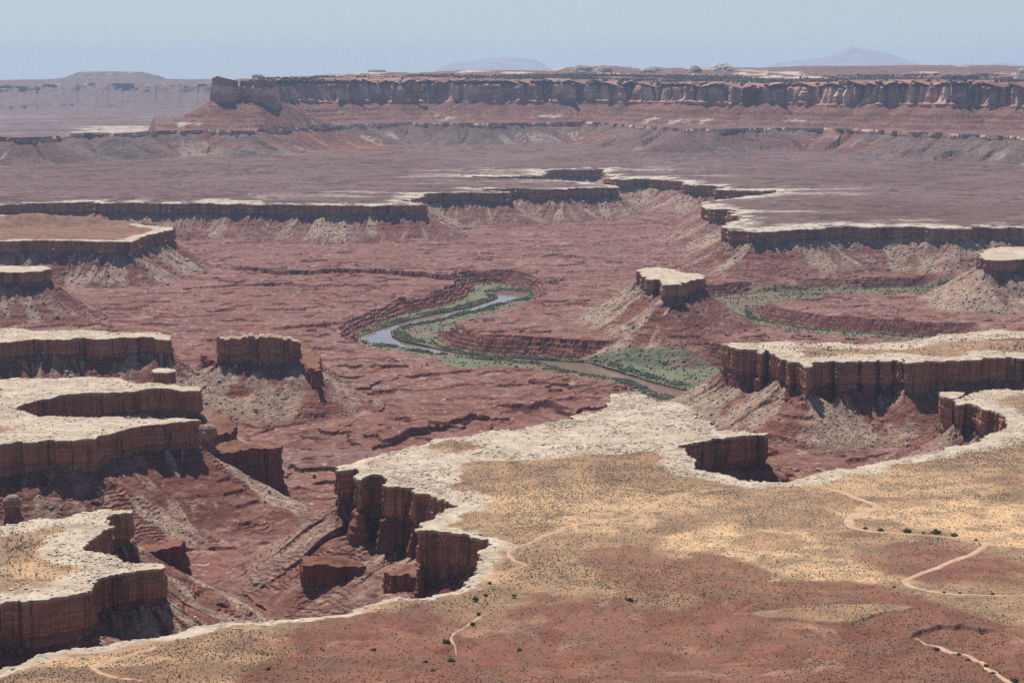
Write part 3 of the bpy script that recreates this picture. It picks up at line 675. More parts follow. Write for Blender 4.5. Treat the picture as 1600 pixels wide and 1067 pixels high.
def z_near(x, y):
    x = np.asarray(x, np.float32); y = np.asarray(y, np.float32)
    red = blobs(x, y, RED_BLOBS, 120)
    hill = sst(1950, 1350, y)
    z = red * hill * (5.0 * fbm(x / 95, y / 60, 5, 121) + 1.5 + 1.6 * fbm(x / 26, y / 26, 3, 126)) + 0.5 * fbm(x / 60, y / 60, 3, 122) + red * 0.8 * fbm(x / 14, y / 14, 3, 123)
    z = z + 9 * np.exp(-((x - 250) / 300) ** 2 - ((y - 1330) / 90) ** 2)
    # the small pale ledge and the dark bank above the dry wash
    ins = pip(x, y, LENS); dl = seg_dist(x, y, LENS)
    dl = dl + 1.5 * fbm(x / 9, y / 9, 3, 124)
    z = z + 2.0 * sst(-0.6, 0.8, np.where(ins, dl, -dl)) * sst(0, 10, np.abs(dl) + 8)
    bank = unproj([1420, 1440, 1470, 1500, 1530, 1600, 1800], [996, 989, 986, 985, 989, 984, 980], 0); B = np.stack(bank, 1)
    yb = np.interp(x, B[:, 0], B[:, 1]); yb = yb + 3 * fbm(x / 10, x * 0, 3, 125)
    z = z + 4.2 * sst(-2.0, 2.0, y - yb) * np.exp(-np.maximum(y - yb, 0) / 40) * sst(B[0, 0] - 6, B[0, 0] + 10, x) * sst(B[3, 0] + 45, B[3, 0] + 10, x)
    return z
def z_slab(x, y, D, seed=0):
    if seed == 6:
        c_ = CX + F * np.asarray(x) / (np.asarray(y) * cp + CAMZ * sp_)
        return 3.2 * (hash1(np.floor((c_ + 2 * fbm(np.asarray(y) / 12, c_ * 0, 2, 5)) / 9), 3) * 2 - 1) + 1.6 * (hash1(np.floor(c_ / 3.7), 8) * 2 - 1) - 6 * sst(448, 462, c_)
    """broken slickrock slabs that step down to the rim"""
    e = sst(140, 10, D)
    return terr(e * (3.2 * fbm(x / 45, y / 45, 4, 130 + seed)), 0.9, 0.2, 0.92) * 1.0 + 0.25 * fbm(x / 8, y / 8, 2, 131)

HILLS = [(70, 332, 330, 150, 20), (20, 336, 260, 110, 12), (150, 340, 120, 60, 6)]
def z_prom(x, y):
    z = 0
    for px, py, rx, ry, h in HILLS:
        cx_, cy_ = unproj(px, 352, 0); d = np.hypot((x - cx_) / rx, (y - cy_ - 40) / ry) + 0.12 * fbm(x / 60, y / 60, 3, 140); z = z + h * sst(1.15, 0.15, d)
    return z + (z > 0.3) * terr(7 * fbm(x / 150, y / 150, 5, 143) + fbm(x / 20, y / 20, 3, 141), 3.0, 0.12, 0.95) * sst(0.3, 8, z)

def make_top(nm, rws, zf, obj_name, parent=None, rockw=90.0, attrs_f=None, ymax=None, keepf=None):
    q = POLY[nm]; P = q['P']; g = Grid(rws)
    i_ = g.inside(P); seg = np.linalg.norm(np.roll(P, -1, 0) - P, axis=1).mean()
    D, S = g.dist(P, 260.0, sub=max(1, int(3 / seg)))
    # snap: vertices outside but next to an inside vertex move onto the rim
    nb = i_.copy()
    nb[1:] |= i_[:-1]; nb[:-1] |= i_[1:]; nb[:, 1:] |= nb[:, :-1].copy() & True; nb[:, :-1] |= nb[:, 1:].copy() & True
    nb2 = i_.copy(); nb2[1:] |= i_[:-1]; nb2[:-1] |= i_[1:]
    nb3 = nb2.copy(); nb3[:, 1:] |= nb2[:, :-1]; nb3[:, :-1] |= nb2[:, 1:]
    snap = nb3 & ~i_ & (D < 259)
    x = g.X2.copy(); y = g.Y2.copy()
    px = at(P[:, 0], S); py = at(P[:, 1], S)
    x[snap] = px[snap]; y[snap] = py[snap]
    keep = i_ | snap
    if ymax is not None: keep &= (g.Y2 <= ymax)
    Dd = np.where(i_, D, 0)
    zz, at_ = zf(x, y, Dd)
    zz = zz + q['z']
    f, used = grid_faces(keep)
    # drop quads lying wholly outside (all four snapped)
    allsn = snap.ravel()[used][f].all(axis=1); f = f[~allsn]
    co = np.stack([x.ravel()[used], y.ravel()[used], np.asarray(zz, np.float32).ravel()[used]], 1)
    at_ = {k: np.broadcast_to(v, x.shape).ravel()[used] for k, v in at_.items()}
    if len(f) == 0: return None
    return mesh_obj(obj_name, co, f, M['back'] if 'white' in at_ else M['bench'], parent, attrs=at_, smooth=True)

def bench_attrs(x, y, D, rockw=80.0, red=0.0, orange=0.0, scrub=1.0, track=0.0, steep_or_shade=0.0, noise=0.6):
    wv = rockw * (1 + noise * fbm(x / 110, y / 110, 3, 150))
    rock = sst(1.35, 0.55, D / np.maximum(wv, 8))
    return dict(rock=rock, orange=orange, red=red, scrub=scrub * (1 - rock), track=track, steep_or_shade=steep_or_shade)

ROCK_NEAR = [(1000,650,110,42,1),(850,690,150,30,1),(640,735,90,38,1),(720,780,50,14,.6),(1060,700,60,30,1),(940,700,120,14,.7)]
TRACKS = [[(807,707),(867,737),(928,770)]]
def zf_near(x, y, D):
    inl = pip(x, y, LENS)
    z = z_near(x, y) * sst(0, 18, D) + z_slab(x, y, D, 1)
    red = blobs(x, y, RED_BLOBS, 120); org = blobs(x, y, ORANGE_BLOBS, 160); rk = blobs(x, y, ROCK_NEAR, 170)
    red = np.where(inl, 0.12, red)
    a = bench_attrs(x, y, D, 1.0, red, org)
    wv = (10 + 22 * sst(1650, 2000, y)) * (1 + 0.9 * fbm(x / 60, y / 60, 3, 150)); nar = sst(1.4, 0.5, D / np.maximum(wv, 5)) * (D < 250)
    rock = np.maximum(rk, nar * (1 - 0.75 * red)); a['rock'] = rock; a['scrub'] = (1 - rock) * (1 - 0.4 * red)
    g1 = np.gradient(z, axis=0) / np.maximum(np.gradient(y, axis=0), .2); g2 = np.gradient(z, axis=1) / np.maximum(np.gradient(x, axis=1), .2)
    a['steep_or_shade'] = sst(0.55, 1.2, np.hypot(g1, g2)) * (D > 25)
    return z, a
t1 = time.time()
near_top = make_top('near', rows(700, 3000, 0, [(1250, 2.5), (1e9, 0.62)]), zf_near, 'bench_ground')
tag(near_top, 'pale slickrock and red sandy bench ground with scattered scrub', kind='structure')
print('near top', time.time() - t1)
WALLS_TODO = []
LM = {}
def landform(nm, name, label, cat, zf, z=0, y0=None, y1=None, group=None, step=0.5, topname='rimrock_top'):
    q = POLY[nm]; P = q['P']; c = P[np.abs(P[:, 0]) < 0.4 * P[:, 1]].mean(0)
    e = empty(name, label, cat, (0, 0, 0), group)
    lo, hi = P[:, 1].min() - 5, P[:, 1].max() + 5
    make_top(nm, rows(lo, hi, z, [(1e9, step)]), zf, topname, e)
    LM[nm] = e
    return e
def simple_top(rockw, red=0.0, seed=1, org=None, zadd=None, tracks=0, noise=0.6):
    def fz(x, y, D):
        z = z_slab(x, y, D, seed)
        if zadd is not None: z = z + zadd(x, y) * sst(5, 40, D)
        o = blobs(x, y, ORANGE_BLOBS, 160) if org else 0.0
        r = red(x, y) if callable(red) else red
        return z, bench_attrs(x, y, D, rockw, r, o, noise=noise)
    return fz
def prom_top(x, y, D):
    z, a = simple_top(34, red=0.75, seed=3, zadd=z_prom, noise=0.9)(x, y, D)
    zz_ = 0.5 * z_prom(x, y) + 14 * fbm(x / 190, y / 190, 6, 143)
    a['steep_or_shade'] = np.clip(1.2 * sst(0.60, 0.70, (zz_ / 4.0) % 1.0) * sst(-0.35, -0.1, fbm(x / 90, y / 90, 4, 144)) + 0.15, 0, 1) * sst(20, 60, D)
    return z, a
landform('right', 'mesa', 'long flat pale-topped mesa with fluted brown cliffs and pillars at its tip beside the river', 'mesa', simple_top(62, seed=2, red=lambda x, y: blobs(x, y, [(1570, 527, 60, 6, 1)], 3)))
landform('promontory', 'mesa', 'red-hilled promontory with one pale rim shelf, below the long far cliff at the left edge', 'mesa', prom_top)
landform('leftbit', 'mesa', 'small blocky pale-topped mesa cut by the left edge above a rubble slope', 'mesa', simple_top(90, seed=4))
landform('lefta', 'mesa', 'flat pale-topped mesa with a smooth banded cliff to the left of the small dark butte', 'mesa', simple_top(140, seed=5))
landform('butte_l', 'butte', 'small dark flat-topped butte standing alone above a boulder-strewn slope', 'butte', simple_top(3, seed=6, red=0.8, zadd=None))
landform('leftb', 'mesa', 'pale mesa with two long arms around a narrow curved alcove at the left edge', 'mesa', simple_top(120, seed=7))
landform('leftc', 'mesa', 'pale stepped mesa with a sandy scrub patch in the lower left corner', 'mesa', simple_top(42, seed=8, org=True, noise=0.3))
landform('rightbit', 'mesa', 'small pale rock platform at the right edge above a rubble slope', 'mesa', simple_top(120, seed=9))
landform('butte', 'butte', 'lone butte with a pale overhanging cap rock beside the river bend', 'butte', simple_top(120, seed=10), topname='cap_top')
landform('pillar', 'rock_pillar', 'separate flat-capped rock pillar at the mouth of the alcove by the right edge', 'rock pillar', simple_top(120, seed=11), topname='cap_top')
TIERL = {'tier_a': 'dark red ledge butting out behind the pale mesa arm and its balanced rock', 'tier_b': 'tall dark red fluted cliff block beneath the two-armed pale mesa', 'tier_c': 'dark red cliff stump behind the lower left pale mesa',
 'tier_d': 'dark red fluted outcrop tucked under the rim of the near bench', 'tier_e': 'low dark ledge outcrop on the rubble slope under the near bench', 'tier_f': 'dark broken outcrop under the overhanging prow of the near bench',
 'tier_g': 'row of jagged dark red spires on the right flank of the small dark butte', 'tier_h': 'ragged dark red shelf under the small dark butte'}
for nm, lb in TIERL.items():
    def tz(x, y, D, nm=nm):
        return z_tier(x, y), bench_attrs(x, y, D - 99, 1, 1.0, 0, scrub=0.2, steep_or_shade=0.35) | dict(rock=0.0)
    landform(nm, 'red_outcrop', lb, 'rock outcrop', tz, z=POLY[nm]['z'], topname='outcrop_top')
landform('block', 'rock_block', 'detached squarish dark rock block standing behind the two-armed pale mesa', 'rock', lambda x, y, D: (2 * sst(0, 8, D) + 0.8 * fbm(x / 4, y / 4, 3, 191), bench_attrs(x, y, D, 90)), z=-6, topname='cap_top')

# ------------------------------------------------------------------ cliff faces
def cliff(nm, parent, name='cliff_face', lower_name='lower_cliff', nrow=38, flute=1.0, red=False, mat=None, matlow=None, under=1.0, lip=True, crop=None):
    q = POLY[nm]; P, N, s = q['P'], q['N'], q['s']; n = len(P); sd_ = q['seed']
    ztop = q['z'] + (z_slab(P[:, 0], P[:, 1], np.zeros(n), {'near': 1}.get(nm, sd_)) if not red else z_tier(P[:, 0], P[:, 1]))
    H1 = q['H1']; H2 = q['H2']; small = min(1.0, q['h1'] / 36.0)
    ks = np.clip(P[:, 1] / 3200, 0.8, 2.0)
    t = np.linspace(0, 1, nrow) ** 0.92
    tt = t[:, None]; ss = np.repeat(s[None, :], nrow, 0)
    drop = tt * H1[None, :]
    joint = np.clip(1 - np.abs(vnoise(ss / 17.0, tt * 0.6, 200 + sd_)) * 7, 0, 1)
    col = vnoise(ss / 9.0, tt * 1.2, 201 + sd_) + 0.6 * vnoise(ss / 3.6, tt * 2.5, 202 + sd_)
    big = blocks(ss + 2.5 * vnoise(tt * 6, ss * 0.02, 3), 34, 203 + sd_)
    pan = blocks(ss + 3 * vnoise(tt * 3, ss * 0.01, 4), 15, 214 + sd_); lev = 0.35 + 0.3 * blocks(ss, 30, 215 + sd_)
    alc = fbm(ss / 42, tt * 1.6, 3, 216 + sd_)
    off = small * (1.6 * big * sst(0.02, 0.2, tt) + 1.3 * pan * sst(lev - .02, lev + .02, tt) - 3.6 * joint * sst(-0.1, 0.1, vnoise(ss / 31, tt * 1.5, 217)) * (0.4 + hash1(np.floor(ss / 23), 7)) * sst(0.0, 0.10, tt) + 0.35 * flute * col
                   + 3.4 * alc * sst(0.05, 0.3, tt))
    # lip, slight recess, bulge, undercut foot
    prof = np.interp(t, [0, 0.06, 0.12, 0.3, 0.6, 0.80, 0.84, 0.93, 1.0], [0.2, 0.9, -0.9, -0.6, 0.2, 0.6, -3.0, -4.2, -2.0] if not red else [0, .4, 0, .4, .9, 1.4, 2, 2.6, 3.2]) * under * small
    off = (off + prof[:, None] + 0.7 * fbm(ss / 5, drop / 3.0, 3, 205 + sd_)) * ks[None, :]
    if red:
        off = off + small * (2.4 * np.abs(vnoise(ss / 6.5, drop / 60, 207 + sd_)) + 0.9 * vnoise(ss / 30, drop / 2.2, 208))
    off = off + small * ks[None] * (1.5 * vnoise(drop / 2.6 + 0.5 * vnoise(ss / 60, drop / 9, 219), ss / 150, 218) * sst(0.04, 0.15, tt) + 1.6 * blocks(drop + 1.5 * vnoise(ss / 40, drop * 0, 220), 9, 221 + sd_) * sst(0.1, 0.2, tt) * (vnoise(ss / 28, tt, 222) > -0.2))
    xy = P[None] + N[None] * off[..., None]
    zz = ztop[None, :] - drop; zz[1:] += 0.25 * fbm(ss[1:] / 4, drop[1:] / 3, 2, 206)
    ok = np.abs(P[:, 0]) < 0.60 * P[:, 1]
    if crop is not None: ok &= crop(P)
    okq = ok & np.roll(ok, -1)
    def ribbon(nmr, xy, zz, frac, mat, drop):
        rws = xy.shape[0]; ii = np.arange(rws * n).reshape(rws, n); jj = np.roll(ii, -1, 1)
        f = np.stack([ii[1:], jj[1:], jj[:-1], ii[:-1]], -1)[: rws - 1][:, okq] if False else np.stack([ii[1:][:, okq], jj[1:][:, okq], jj[:-1][:, okq], ii[:-1][:, okq]], -1)
        f = f.reshape(-1, 4); used = np.unique(f); mp = np.zeros(rws * n, np.int64); mp[used] = np.arange(len(used))
        co = np.column_stack([xy.reshape(-1, 2), zz.ravel()])[used]
        wc = np.column_stack([np.repeat(s[None], rws, 0).ravel(), drop.ravel(), np.zeros(rws * n)])[used]
        return mesh_obj(nmr, co, mp[f], mat, parent, attrs=dict(frac=np.broadcast_to(frac, (rws, n)).ravel()[used]), uvec=wc)
    # inner flap under the top surface closes the seam
    flap = P[None] - N[None] * 3.5; fz = (ztop - 0.5)[None]
    foot_d = (H1 + 16)[None]
    footxy = xy[-1:] - N[None] * 0.5
    XY = np.concatenate([flap, xy, footxy]); ZZ = np.concatenate([fz, zz, (ztop - H1 - 28)[None]]); DR = np.concatenate([drop[:1], drop, foot_d])
    FR = np.concatenate([[0], t, [1.0]])[:, None]
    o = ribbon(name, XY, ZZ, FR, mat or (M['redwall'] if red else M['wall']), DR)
    if H2.max() > 3 and not red:
        r2 = 16; t2 = np.linspace(0, 1, r2)[:, None]; ss2 = np.repeat(s[None], r2, 0); d2 = t2 * H2[None]
        ok2 = H2 > 2.0
        o2 = (1.0 + 5.5 * t2 + 5.0 * vnoise(ss2 / 12, t2 * 0.7, 210 + sd_) + 2.2 * vnoise(ss2 / 4.5, t2 * 1.5, 211 + sd_) + 1.3 * vnoise(ss2 / 20, d2 / 2.0, 212) + 2.5) * np.clip(H2 / 22, 0.25, 1.2)[None]
        xy2 = P[None] + N[None] * (o2 - 4)[..., None]; z2 = (ztop - H1)[None] - d2 + 1.5 * blocks(ss2, 8, 213)* (t2 < 0.08)
        fl2 = P[None] - N[None] * 9; zf2 = (ztop - H1 - 0.3 + 0 * s)[None]
        XY = np.concatenate([fl2, xy2, xy2[-1:]]); ZZ = np.concatenate([zf2, z2, (ztop - H1 - H2 - 24)[None]]); DR = np.concatenate([d2[:1], d2, d2[-1:] + 12])
        okq_save = okq
        okk = ok & ok2; okq = okk & np.roll(okk, -1)
        if okq.sum() > 3:
            n_ = n
            rws = XY.shape[0]; ii = np.arange(rws * n).reshape(rws, n); jj = np.roll(ii, -1, 1)
            f = np.stack([ii[1:][:, okq], jj[1:][:, okq], jj[:-1][:, okq], ii[:-1][:, okq]], -1).reshape(-1, 4)
            used = np.unique(f); mp = np.zeros(rws * n, np.int64); mp[used] = np.arange(len(used))
            co = np.column_stack([XY.reshape(-1, 2), ZZ.ravel()])[used]
            wc = np.column_stack([np.repeat(s[None], rws, 0).ravel(), DR.ravel(), np.zeros(rws * n)])[used]
            runs = np.flatnonzero(okq); cutp = np.flatnonzero(np.diff(runs) > 1); parts = np.split(runs, cutp + 1)
            for pr in parts:
                if len(pr) < 6: continue
                f = np.stack([ii[1:][:, pr], jj[1:][:, pr], jj[:-1][:, pr], ii[:-1][:, pr]], -1).reshape(-1, 4)
                used = np.unique(f); mp = np.zeros(rws * n, np.int64); mp[used] = np.arange(len(used))
                co = np.column_stack([XY.reshape(-1, 2), ZZ.ravel()])[used]
                wc = np.column_stack([np.repeat(s[None], rws, 0).ravel(), DR.ravel(), np.zeros(rws * n)])[used]
                o2_ = mesh_obj(lower_name, co, mp[f], M['redwall'], parent, attrs=dict(frac=np.full(len(used), 0.5)), uvec=wc)
                if parent is None: tag(o2_, 'dark red fluted cliff tier below the pale cliff of the near bench', kind='structure')
    return o
t1 = time.time()
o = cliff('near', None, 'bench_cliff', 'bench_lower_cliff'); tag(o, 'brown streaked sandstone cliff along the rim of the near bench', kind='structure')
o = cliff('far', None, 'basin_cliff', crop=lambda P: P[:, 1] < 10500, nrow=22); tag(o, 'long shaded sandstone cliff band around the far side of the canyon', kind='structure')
for nm, e in LM.items():
    cliff(nm, e, red=nm.startswith('tier'), nrow=34)
print('cliffs', time.time() - t1)

# ------------------------------------------------------------------ far bench, stepped slopes up to the high wall
LEDGE = [(-700,222),(-200,218),(0,215),(67,215),(135,208),(182,210),(236,205),(337,203),(388,205),(422,202),(472,199),(526,196),(580,193),(631,192),(665,193),(766,193),(851,192),(918,190),(1002,197),(1043,200),(1070,202),
         (1127,202),(1229,200),(1330,202),(1397,205),(1465,208),(1600,214),(1800,218),(2300,222)]
ZL = 158.0
WX = np.array([-600, 250, 300, 337, 380, 470, 530, 640, 760, 860, 930, 1020, 1070, 1150, 1240, 1330, 1420, 1520, 1600, 1750, 2300.])
WD = np.array([11600, 11600, 11300, 11100, 11500, 12150, 12750, 12850, 12650, 12650, 12700, 12400, 11700, 11700, 11550, 11100, 10900, 10600, 10350, 10100, 9500.])
def wall_line():
    xs = np.arange(395, 2300, 3.0); d = np.interp(xs, WX, WD)
    jag = 110 * blocks(xs, 41, 301) + 75 * blocks(xs, 11, 302) + 45 * blocks(xs, 5, 306) + 90 * fbm(xs / 20, xs * 0, 3, 303)
    jag = jag - 200 * sst(0.65, 0.85, hash1(np.floor(xs / 47), 305)) * (1 - np.abs((xs / 47) % 1 * 2 - 1)) 
    jag = jag * sst(430, 560, xs) + 60 * blocks(xs, 17, 307) * sst(560, 430, xs)
    d = np.maximum(d + jag, np.interp(xs, [337, 526, 640, 860, 1002, 1070, 1330, 1600, 2300], [10500, 12000, 12750, 12500, 11900, 11400, 10900, 9900, 9300]))
    return np.stack([(xs - 800) / F * d, d], 1)
WL = wall_line()
lx, ly = unproj([p[0] for p in LEDGE], [p[1] for p in LEDGE], ZL)
LL = np.stack([lx, ly], 1)
def resample_open(P, sp):
    Q = []
    for i in range(len(P) - 1):
        m = max(1, int(np.linalg.norm(P[i + 1] - P[i]) / sp)); t = (np.arange(m) / m)[:, None]; Q.append(P[i] * (1 - t) + P[i + 1] * t)
    return np.concatenate(Q + [P[-1:]])
LL = resample_open(LL, 10); 
LL = LL + np.stack([fbm(LL[:, 0] / 160, LL[:, 1] / 160, 4, 310) * 40, fbm(LL[:, 0] / 120 + 5, LL[:, 1] / 120, 5, 311) * 150], 1)
SKYZ = lambda D: 0
t1 = time.time()
GB = Grid(rows(V(372), 14200, 60, [(8600, 0.30), (1e9, 0.13)]))
X, Y = GB.X2, GB.Y2; print('back grid', GB.nr)
Dl, Sl = GB.dist(LL, 1500.0, closed=False, sub=3)
yl = at(LL[:, 1], np.clip(Sl, 0, len(LL) - 1.01)); inside_l = np.zeros(Y.shape, bool)
# behind the ledge line? compare with the line's distance at the same bearing
ub = LL[:, 0] / LL[:, 1]; od = np.argsort(ub); yline = np.interp(UC, ub[od], LL[od, 1])[None, :]
behind = Y > yline
# wall footprint: high wall plus separate towers
TOW = {'tower_a': [(337, 10780), (343, 10740), (352, 10720), (362, 10730), (371, 10800), (373, 10900), (366, 10990), (350, 11000), (339, 10920)],
       'tower_b': [(380, 10900), (398, 10820), (412, 10800), (425, 10850), (432, 10960), (436, 11100), (425, 11200), (400, 11150), (384, 11050)]}
def pd(P): return np.array([((x - 800) / F * d, d) for x, d in P])
zb = 3 + 10 * sst(7500, 10000, Y) + 6.5 * fbm(X / 300, Y / 300, 5, 320); zb = terr(zb + 1.2 * fbm(X / 80, Y / 80, 3, 321), 3.0, 0.15, 0.8)
# ledgy red knolls on the bench
K = [(330, 300, 190, 16, 20), (240, 270, 260, 10, 24), (1400, 255, 160, 9, 22), (1330, 318, 130, 8, 9), (1560, 300, 150, 10, 10), (420, 238, 160, 6, 34), (1150, 232, 120, 5, 30), (60, 235, 220, 8, 30), (640, 236, 120, 5, 20)]
kn = 0
for px_, py_, rx, ry, h in K:
    cx_, cy_ = unproj(px_, py_, 5); rX = rx * cy_ / F; rY = abs(unproj(px_, py_ - ry, 5)[1] - unproj(px_, py_ + ry, 5)[1]) / 2
    d = np.hypot((X - cx_) / rX, (Y - cy_) / rY) + 0.25 * fbm(X / 200, Y / 200, 4, 330); kn = kn + h * sst(1.1, 0.2, d)
zb = zb + terr(kn + 2 * fbm(X / 70, Y / 70, 3, 331) * (kn > 0.5), 7.0, 0.3, 0.8)
sgn = np.where(behind, -Dl, Dl)
sl_s = Sl * 10.0
gul = np.abs(vnoise(sl_s / 95 + 0.6 * vnoise(sl_s / 300, Dl / 200, 332), Dl / 900, 333)) * 2 - 1; gul2 = np.abs(vnoise(sl_s / 38, Dl / 500, 334)) * 2 - 1
slope = ZL - 15 - 0.40 * Dl + (16 * gul + 7 * gul2) * sst(0, 120, Dl) * sst(420, 240, Dl) + 10 * vnoise(sl_s / 80, 0 * Dl, 336)
slope = np.maximum(slope, 40 - 0.045 * (Dl - 280) + 2.5 * fbm(X / 70, Y / 70, 3, 337))
toe = terr(slope + 1.5 * fbm(X / 60, Y / 60, 3, 339), 9, 0.25, 0.8)
slope = np.where(slope < 75, toe, slope)
front = np.where(behind, ZL, np.where(Dl < 6, ZL - 15 * sst(0, 5, Dl), slope))
zb = np.where(behind, ZL + 3 * fbm(X / 60, Y / 60, 3, 338), np.maximum(zb, np.where(Dl < 1499, front, -100)))
# talus below the wall and towers
tb = np.full(Y.shape, -1e4, np.float32); ZW = 285.0
WALLP = np.concatenate([WL, [[9000, 14500], [WL[0, 0] + 150, 14500]]])
deepb = np.zeros(Y.shape, bool)
foot = {}
for nm, P, zw in [('wall', WALLP, None)] + [(k, pd(v), 292.0) for k, v in TOW.items()]:
    Q = rough_poly(P, 12 if nm == 'wall' else 5, 16 if nm == 'wall' else 12, 340)
    foot[nm] = Q
    i_ = GB.inside(Q); D, S = GB.dist(Q, 700.0, sub=2)
    y_w = at(Q[:, 1], S); x_w = at(Q[:, 0], S)
    # foot of the cliff a little lower where the wall stands closer
    py_f = np.interp(CX + F * x_w / y_w, [337, 500, 850, 1070, 1330, 1600, 2300], [158, 156, 155, 158, 160, 164, 170])
    zf_ = CAMZ - (py_f - HOR) * np.clip(y_w, 9000, 13400) / F
    S_ = S * (12 if nm == 'wall' else 6); gl = 0.7 * vnoise(S_ / 190, D / 500, 341) + 0.5 * vnoise(S_ / 60, D / 300, 343)
    tz = zf_ + 3.5 * gl + 5 - 0.52 * np.minimum(D, 190) - 0.30 * np.maximum(np.minimum(D - 190, 300), 0) - 0.1 * np.maximum(D - 490, 0) + 5 * np.abs(gl) * sst(20, 120, D) + 4 * fbm(X / 60, Y / 60, 4, 342)
    tz = np.where(i_, zf_, np.where(D < 699, tz, -1e4)); tb = np.maximum(tb, tz)
    deepb |= i_ & (D > 60)
red_m = sst(-4, 8, tb - zb)
bands = terr(tb, 26, 0.22, 0.55) ; tb = np.where(tb < 235, bands, tb); tb = np.where(behind, np.minimum(tb, ZL + 1 + 0.9 * Dl), tb)
zb2 = np.maximum(zb, np.where(behind, tb, -1e4))
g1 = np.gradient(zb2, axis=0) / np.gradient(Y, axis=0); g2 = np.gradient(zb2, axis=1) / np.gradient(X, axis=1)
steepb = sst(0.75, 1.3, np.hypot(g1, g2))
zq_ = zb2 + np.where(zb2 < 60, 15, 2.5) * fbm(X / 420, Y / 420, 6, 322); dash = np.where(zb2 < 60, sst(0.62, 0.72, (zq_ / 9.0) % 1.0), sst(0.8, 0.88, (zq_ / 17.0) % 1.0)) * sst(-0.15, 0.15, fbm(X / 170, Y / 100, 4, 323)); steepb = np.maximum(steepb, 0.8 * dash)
grey = np.where(behind, 0, sst(420, 300, Dl)) * sst(-0.6, 0.2, fbm(X / 260, Y / 260, 3, 350) + 0.4 * gul) 
white = sst(0.45, 0.62, gul * 0.5 + 0.6 * fbm(X / 250, Y / 900, 4, 351)) * sst(90, 60, zb2) * sst(46, 60, zb2) * (~behind) * 0.7
white = np.maximum(white, 0.9 * sst(0.40, 0.6, fbm(X / 220, Y / 220, 4, 352)) * (zb2 > 162) * sst(205, 182, zb2))
white = np.maximum(white, 0.55 * sst(0.25, 0.6, vnoise(sl_s / 20, Dl / 300, 354)) * sst(40, 110, Dl) * sst(300, 220, Dl) * (~behind) * sst(-.2, .3, fbm(X / 500, Y / 900, 3, 355)))
# pale flats next to the canyon rim
DF, SF = GB.dist(POLY['far']['P'], 520.0, sub=3)
streak = fbm(X / 260, Y / 90, 5, 353)
pale_rim = (Y < 10300) * sst(1.25, 0.5, DF / np.maximum(70 + 110 * streak, 22)); tail = (Y < 10300) * 0.5 * sst(0.25, 0.5, streak) * sst(520, 200, DF)
white = np.maximum(white, np.maximum(pale_rim, tail))
ifar = GB.inside(POLY['far']['P'])
snapb = np.zeros(ifar.shape, bool)
nb2 = ifar.copy(); nb2[1:] |= ifar[:-1]; nb2[:-1] |= ifar[1:]; nb3 = nb2.copy(); nb3[:, 1:] |= nb2[:, :-1]; nb3[:, :-1] |= nb2[:, 1:]
snapb = nb3 & ~ifar & (DF < 519) & (Y < 10400)
PF = POLY['far']['P']; xs_ = at(PF[:, 0], SF); ys_ = at(PF[:, 1], SF); xg = X.copy(); yg = Y.copy(); xg[snapb] = xs_[snapb]; yg[snapb] = ys_[snapb]
edge = np.where(Y > 10400, 1, sst(0, 60, np.where(ifar, DF, 0))); zb2 = zb2 * edge + (1 - edge) * z_slab(xg, yg, np.zeros(X.shape), 12)
zb2[snapb] = z_slab(xg[snapb], yg[snapb], np.zeros(int(snapb.sum())), 12)
keepb = (ifar | snapb | (Y > 10400)) & ~deepb
# beyond the left end the far bench falls away to the low plain
px_g = CX + F * UC[None, :]
f, used = grid_faces(keepb); allsn = snapb.ravel()[used][f].all(axis=1); f = f[~allsn]
cut = None
co = np.stack([xg.ravel()[used], yg.ravel()[used], zb2.astype(np.float32).ravel()[used]], 1)
left_end = sst(0.0, 1.0, (-0.185 - co[:, 0] / co[:, 1]) / 0.006) * sst(60, 400, co[:, 1] - np.interp(co[:, 0] / co[:, 1], ub[od], LL[od, 1]))
co[:, 2] = co[:, 2] * (1 - left_end) + np.minimum(co[:, 2], 20) * left_end
ob = mesh_obj('far_terrain', co, f, M['back'], attrs=dict(grey=grey.ravel()[used], redslope=red_m.ravel()[used], white=white.ravel()[used], steep_or_shade=steepb.ravel()[used], scrub=np.full(len(used), 0.8)), smooth=True)
tag(ob, 'hazy far bench and stepped shale slopes below the high wall', kind='structure')
print('back done', time.time() - t1)

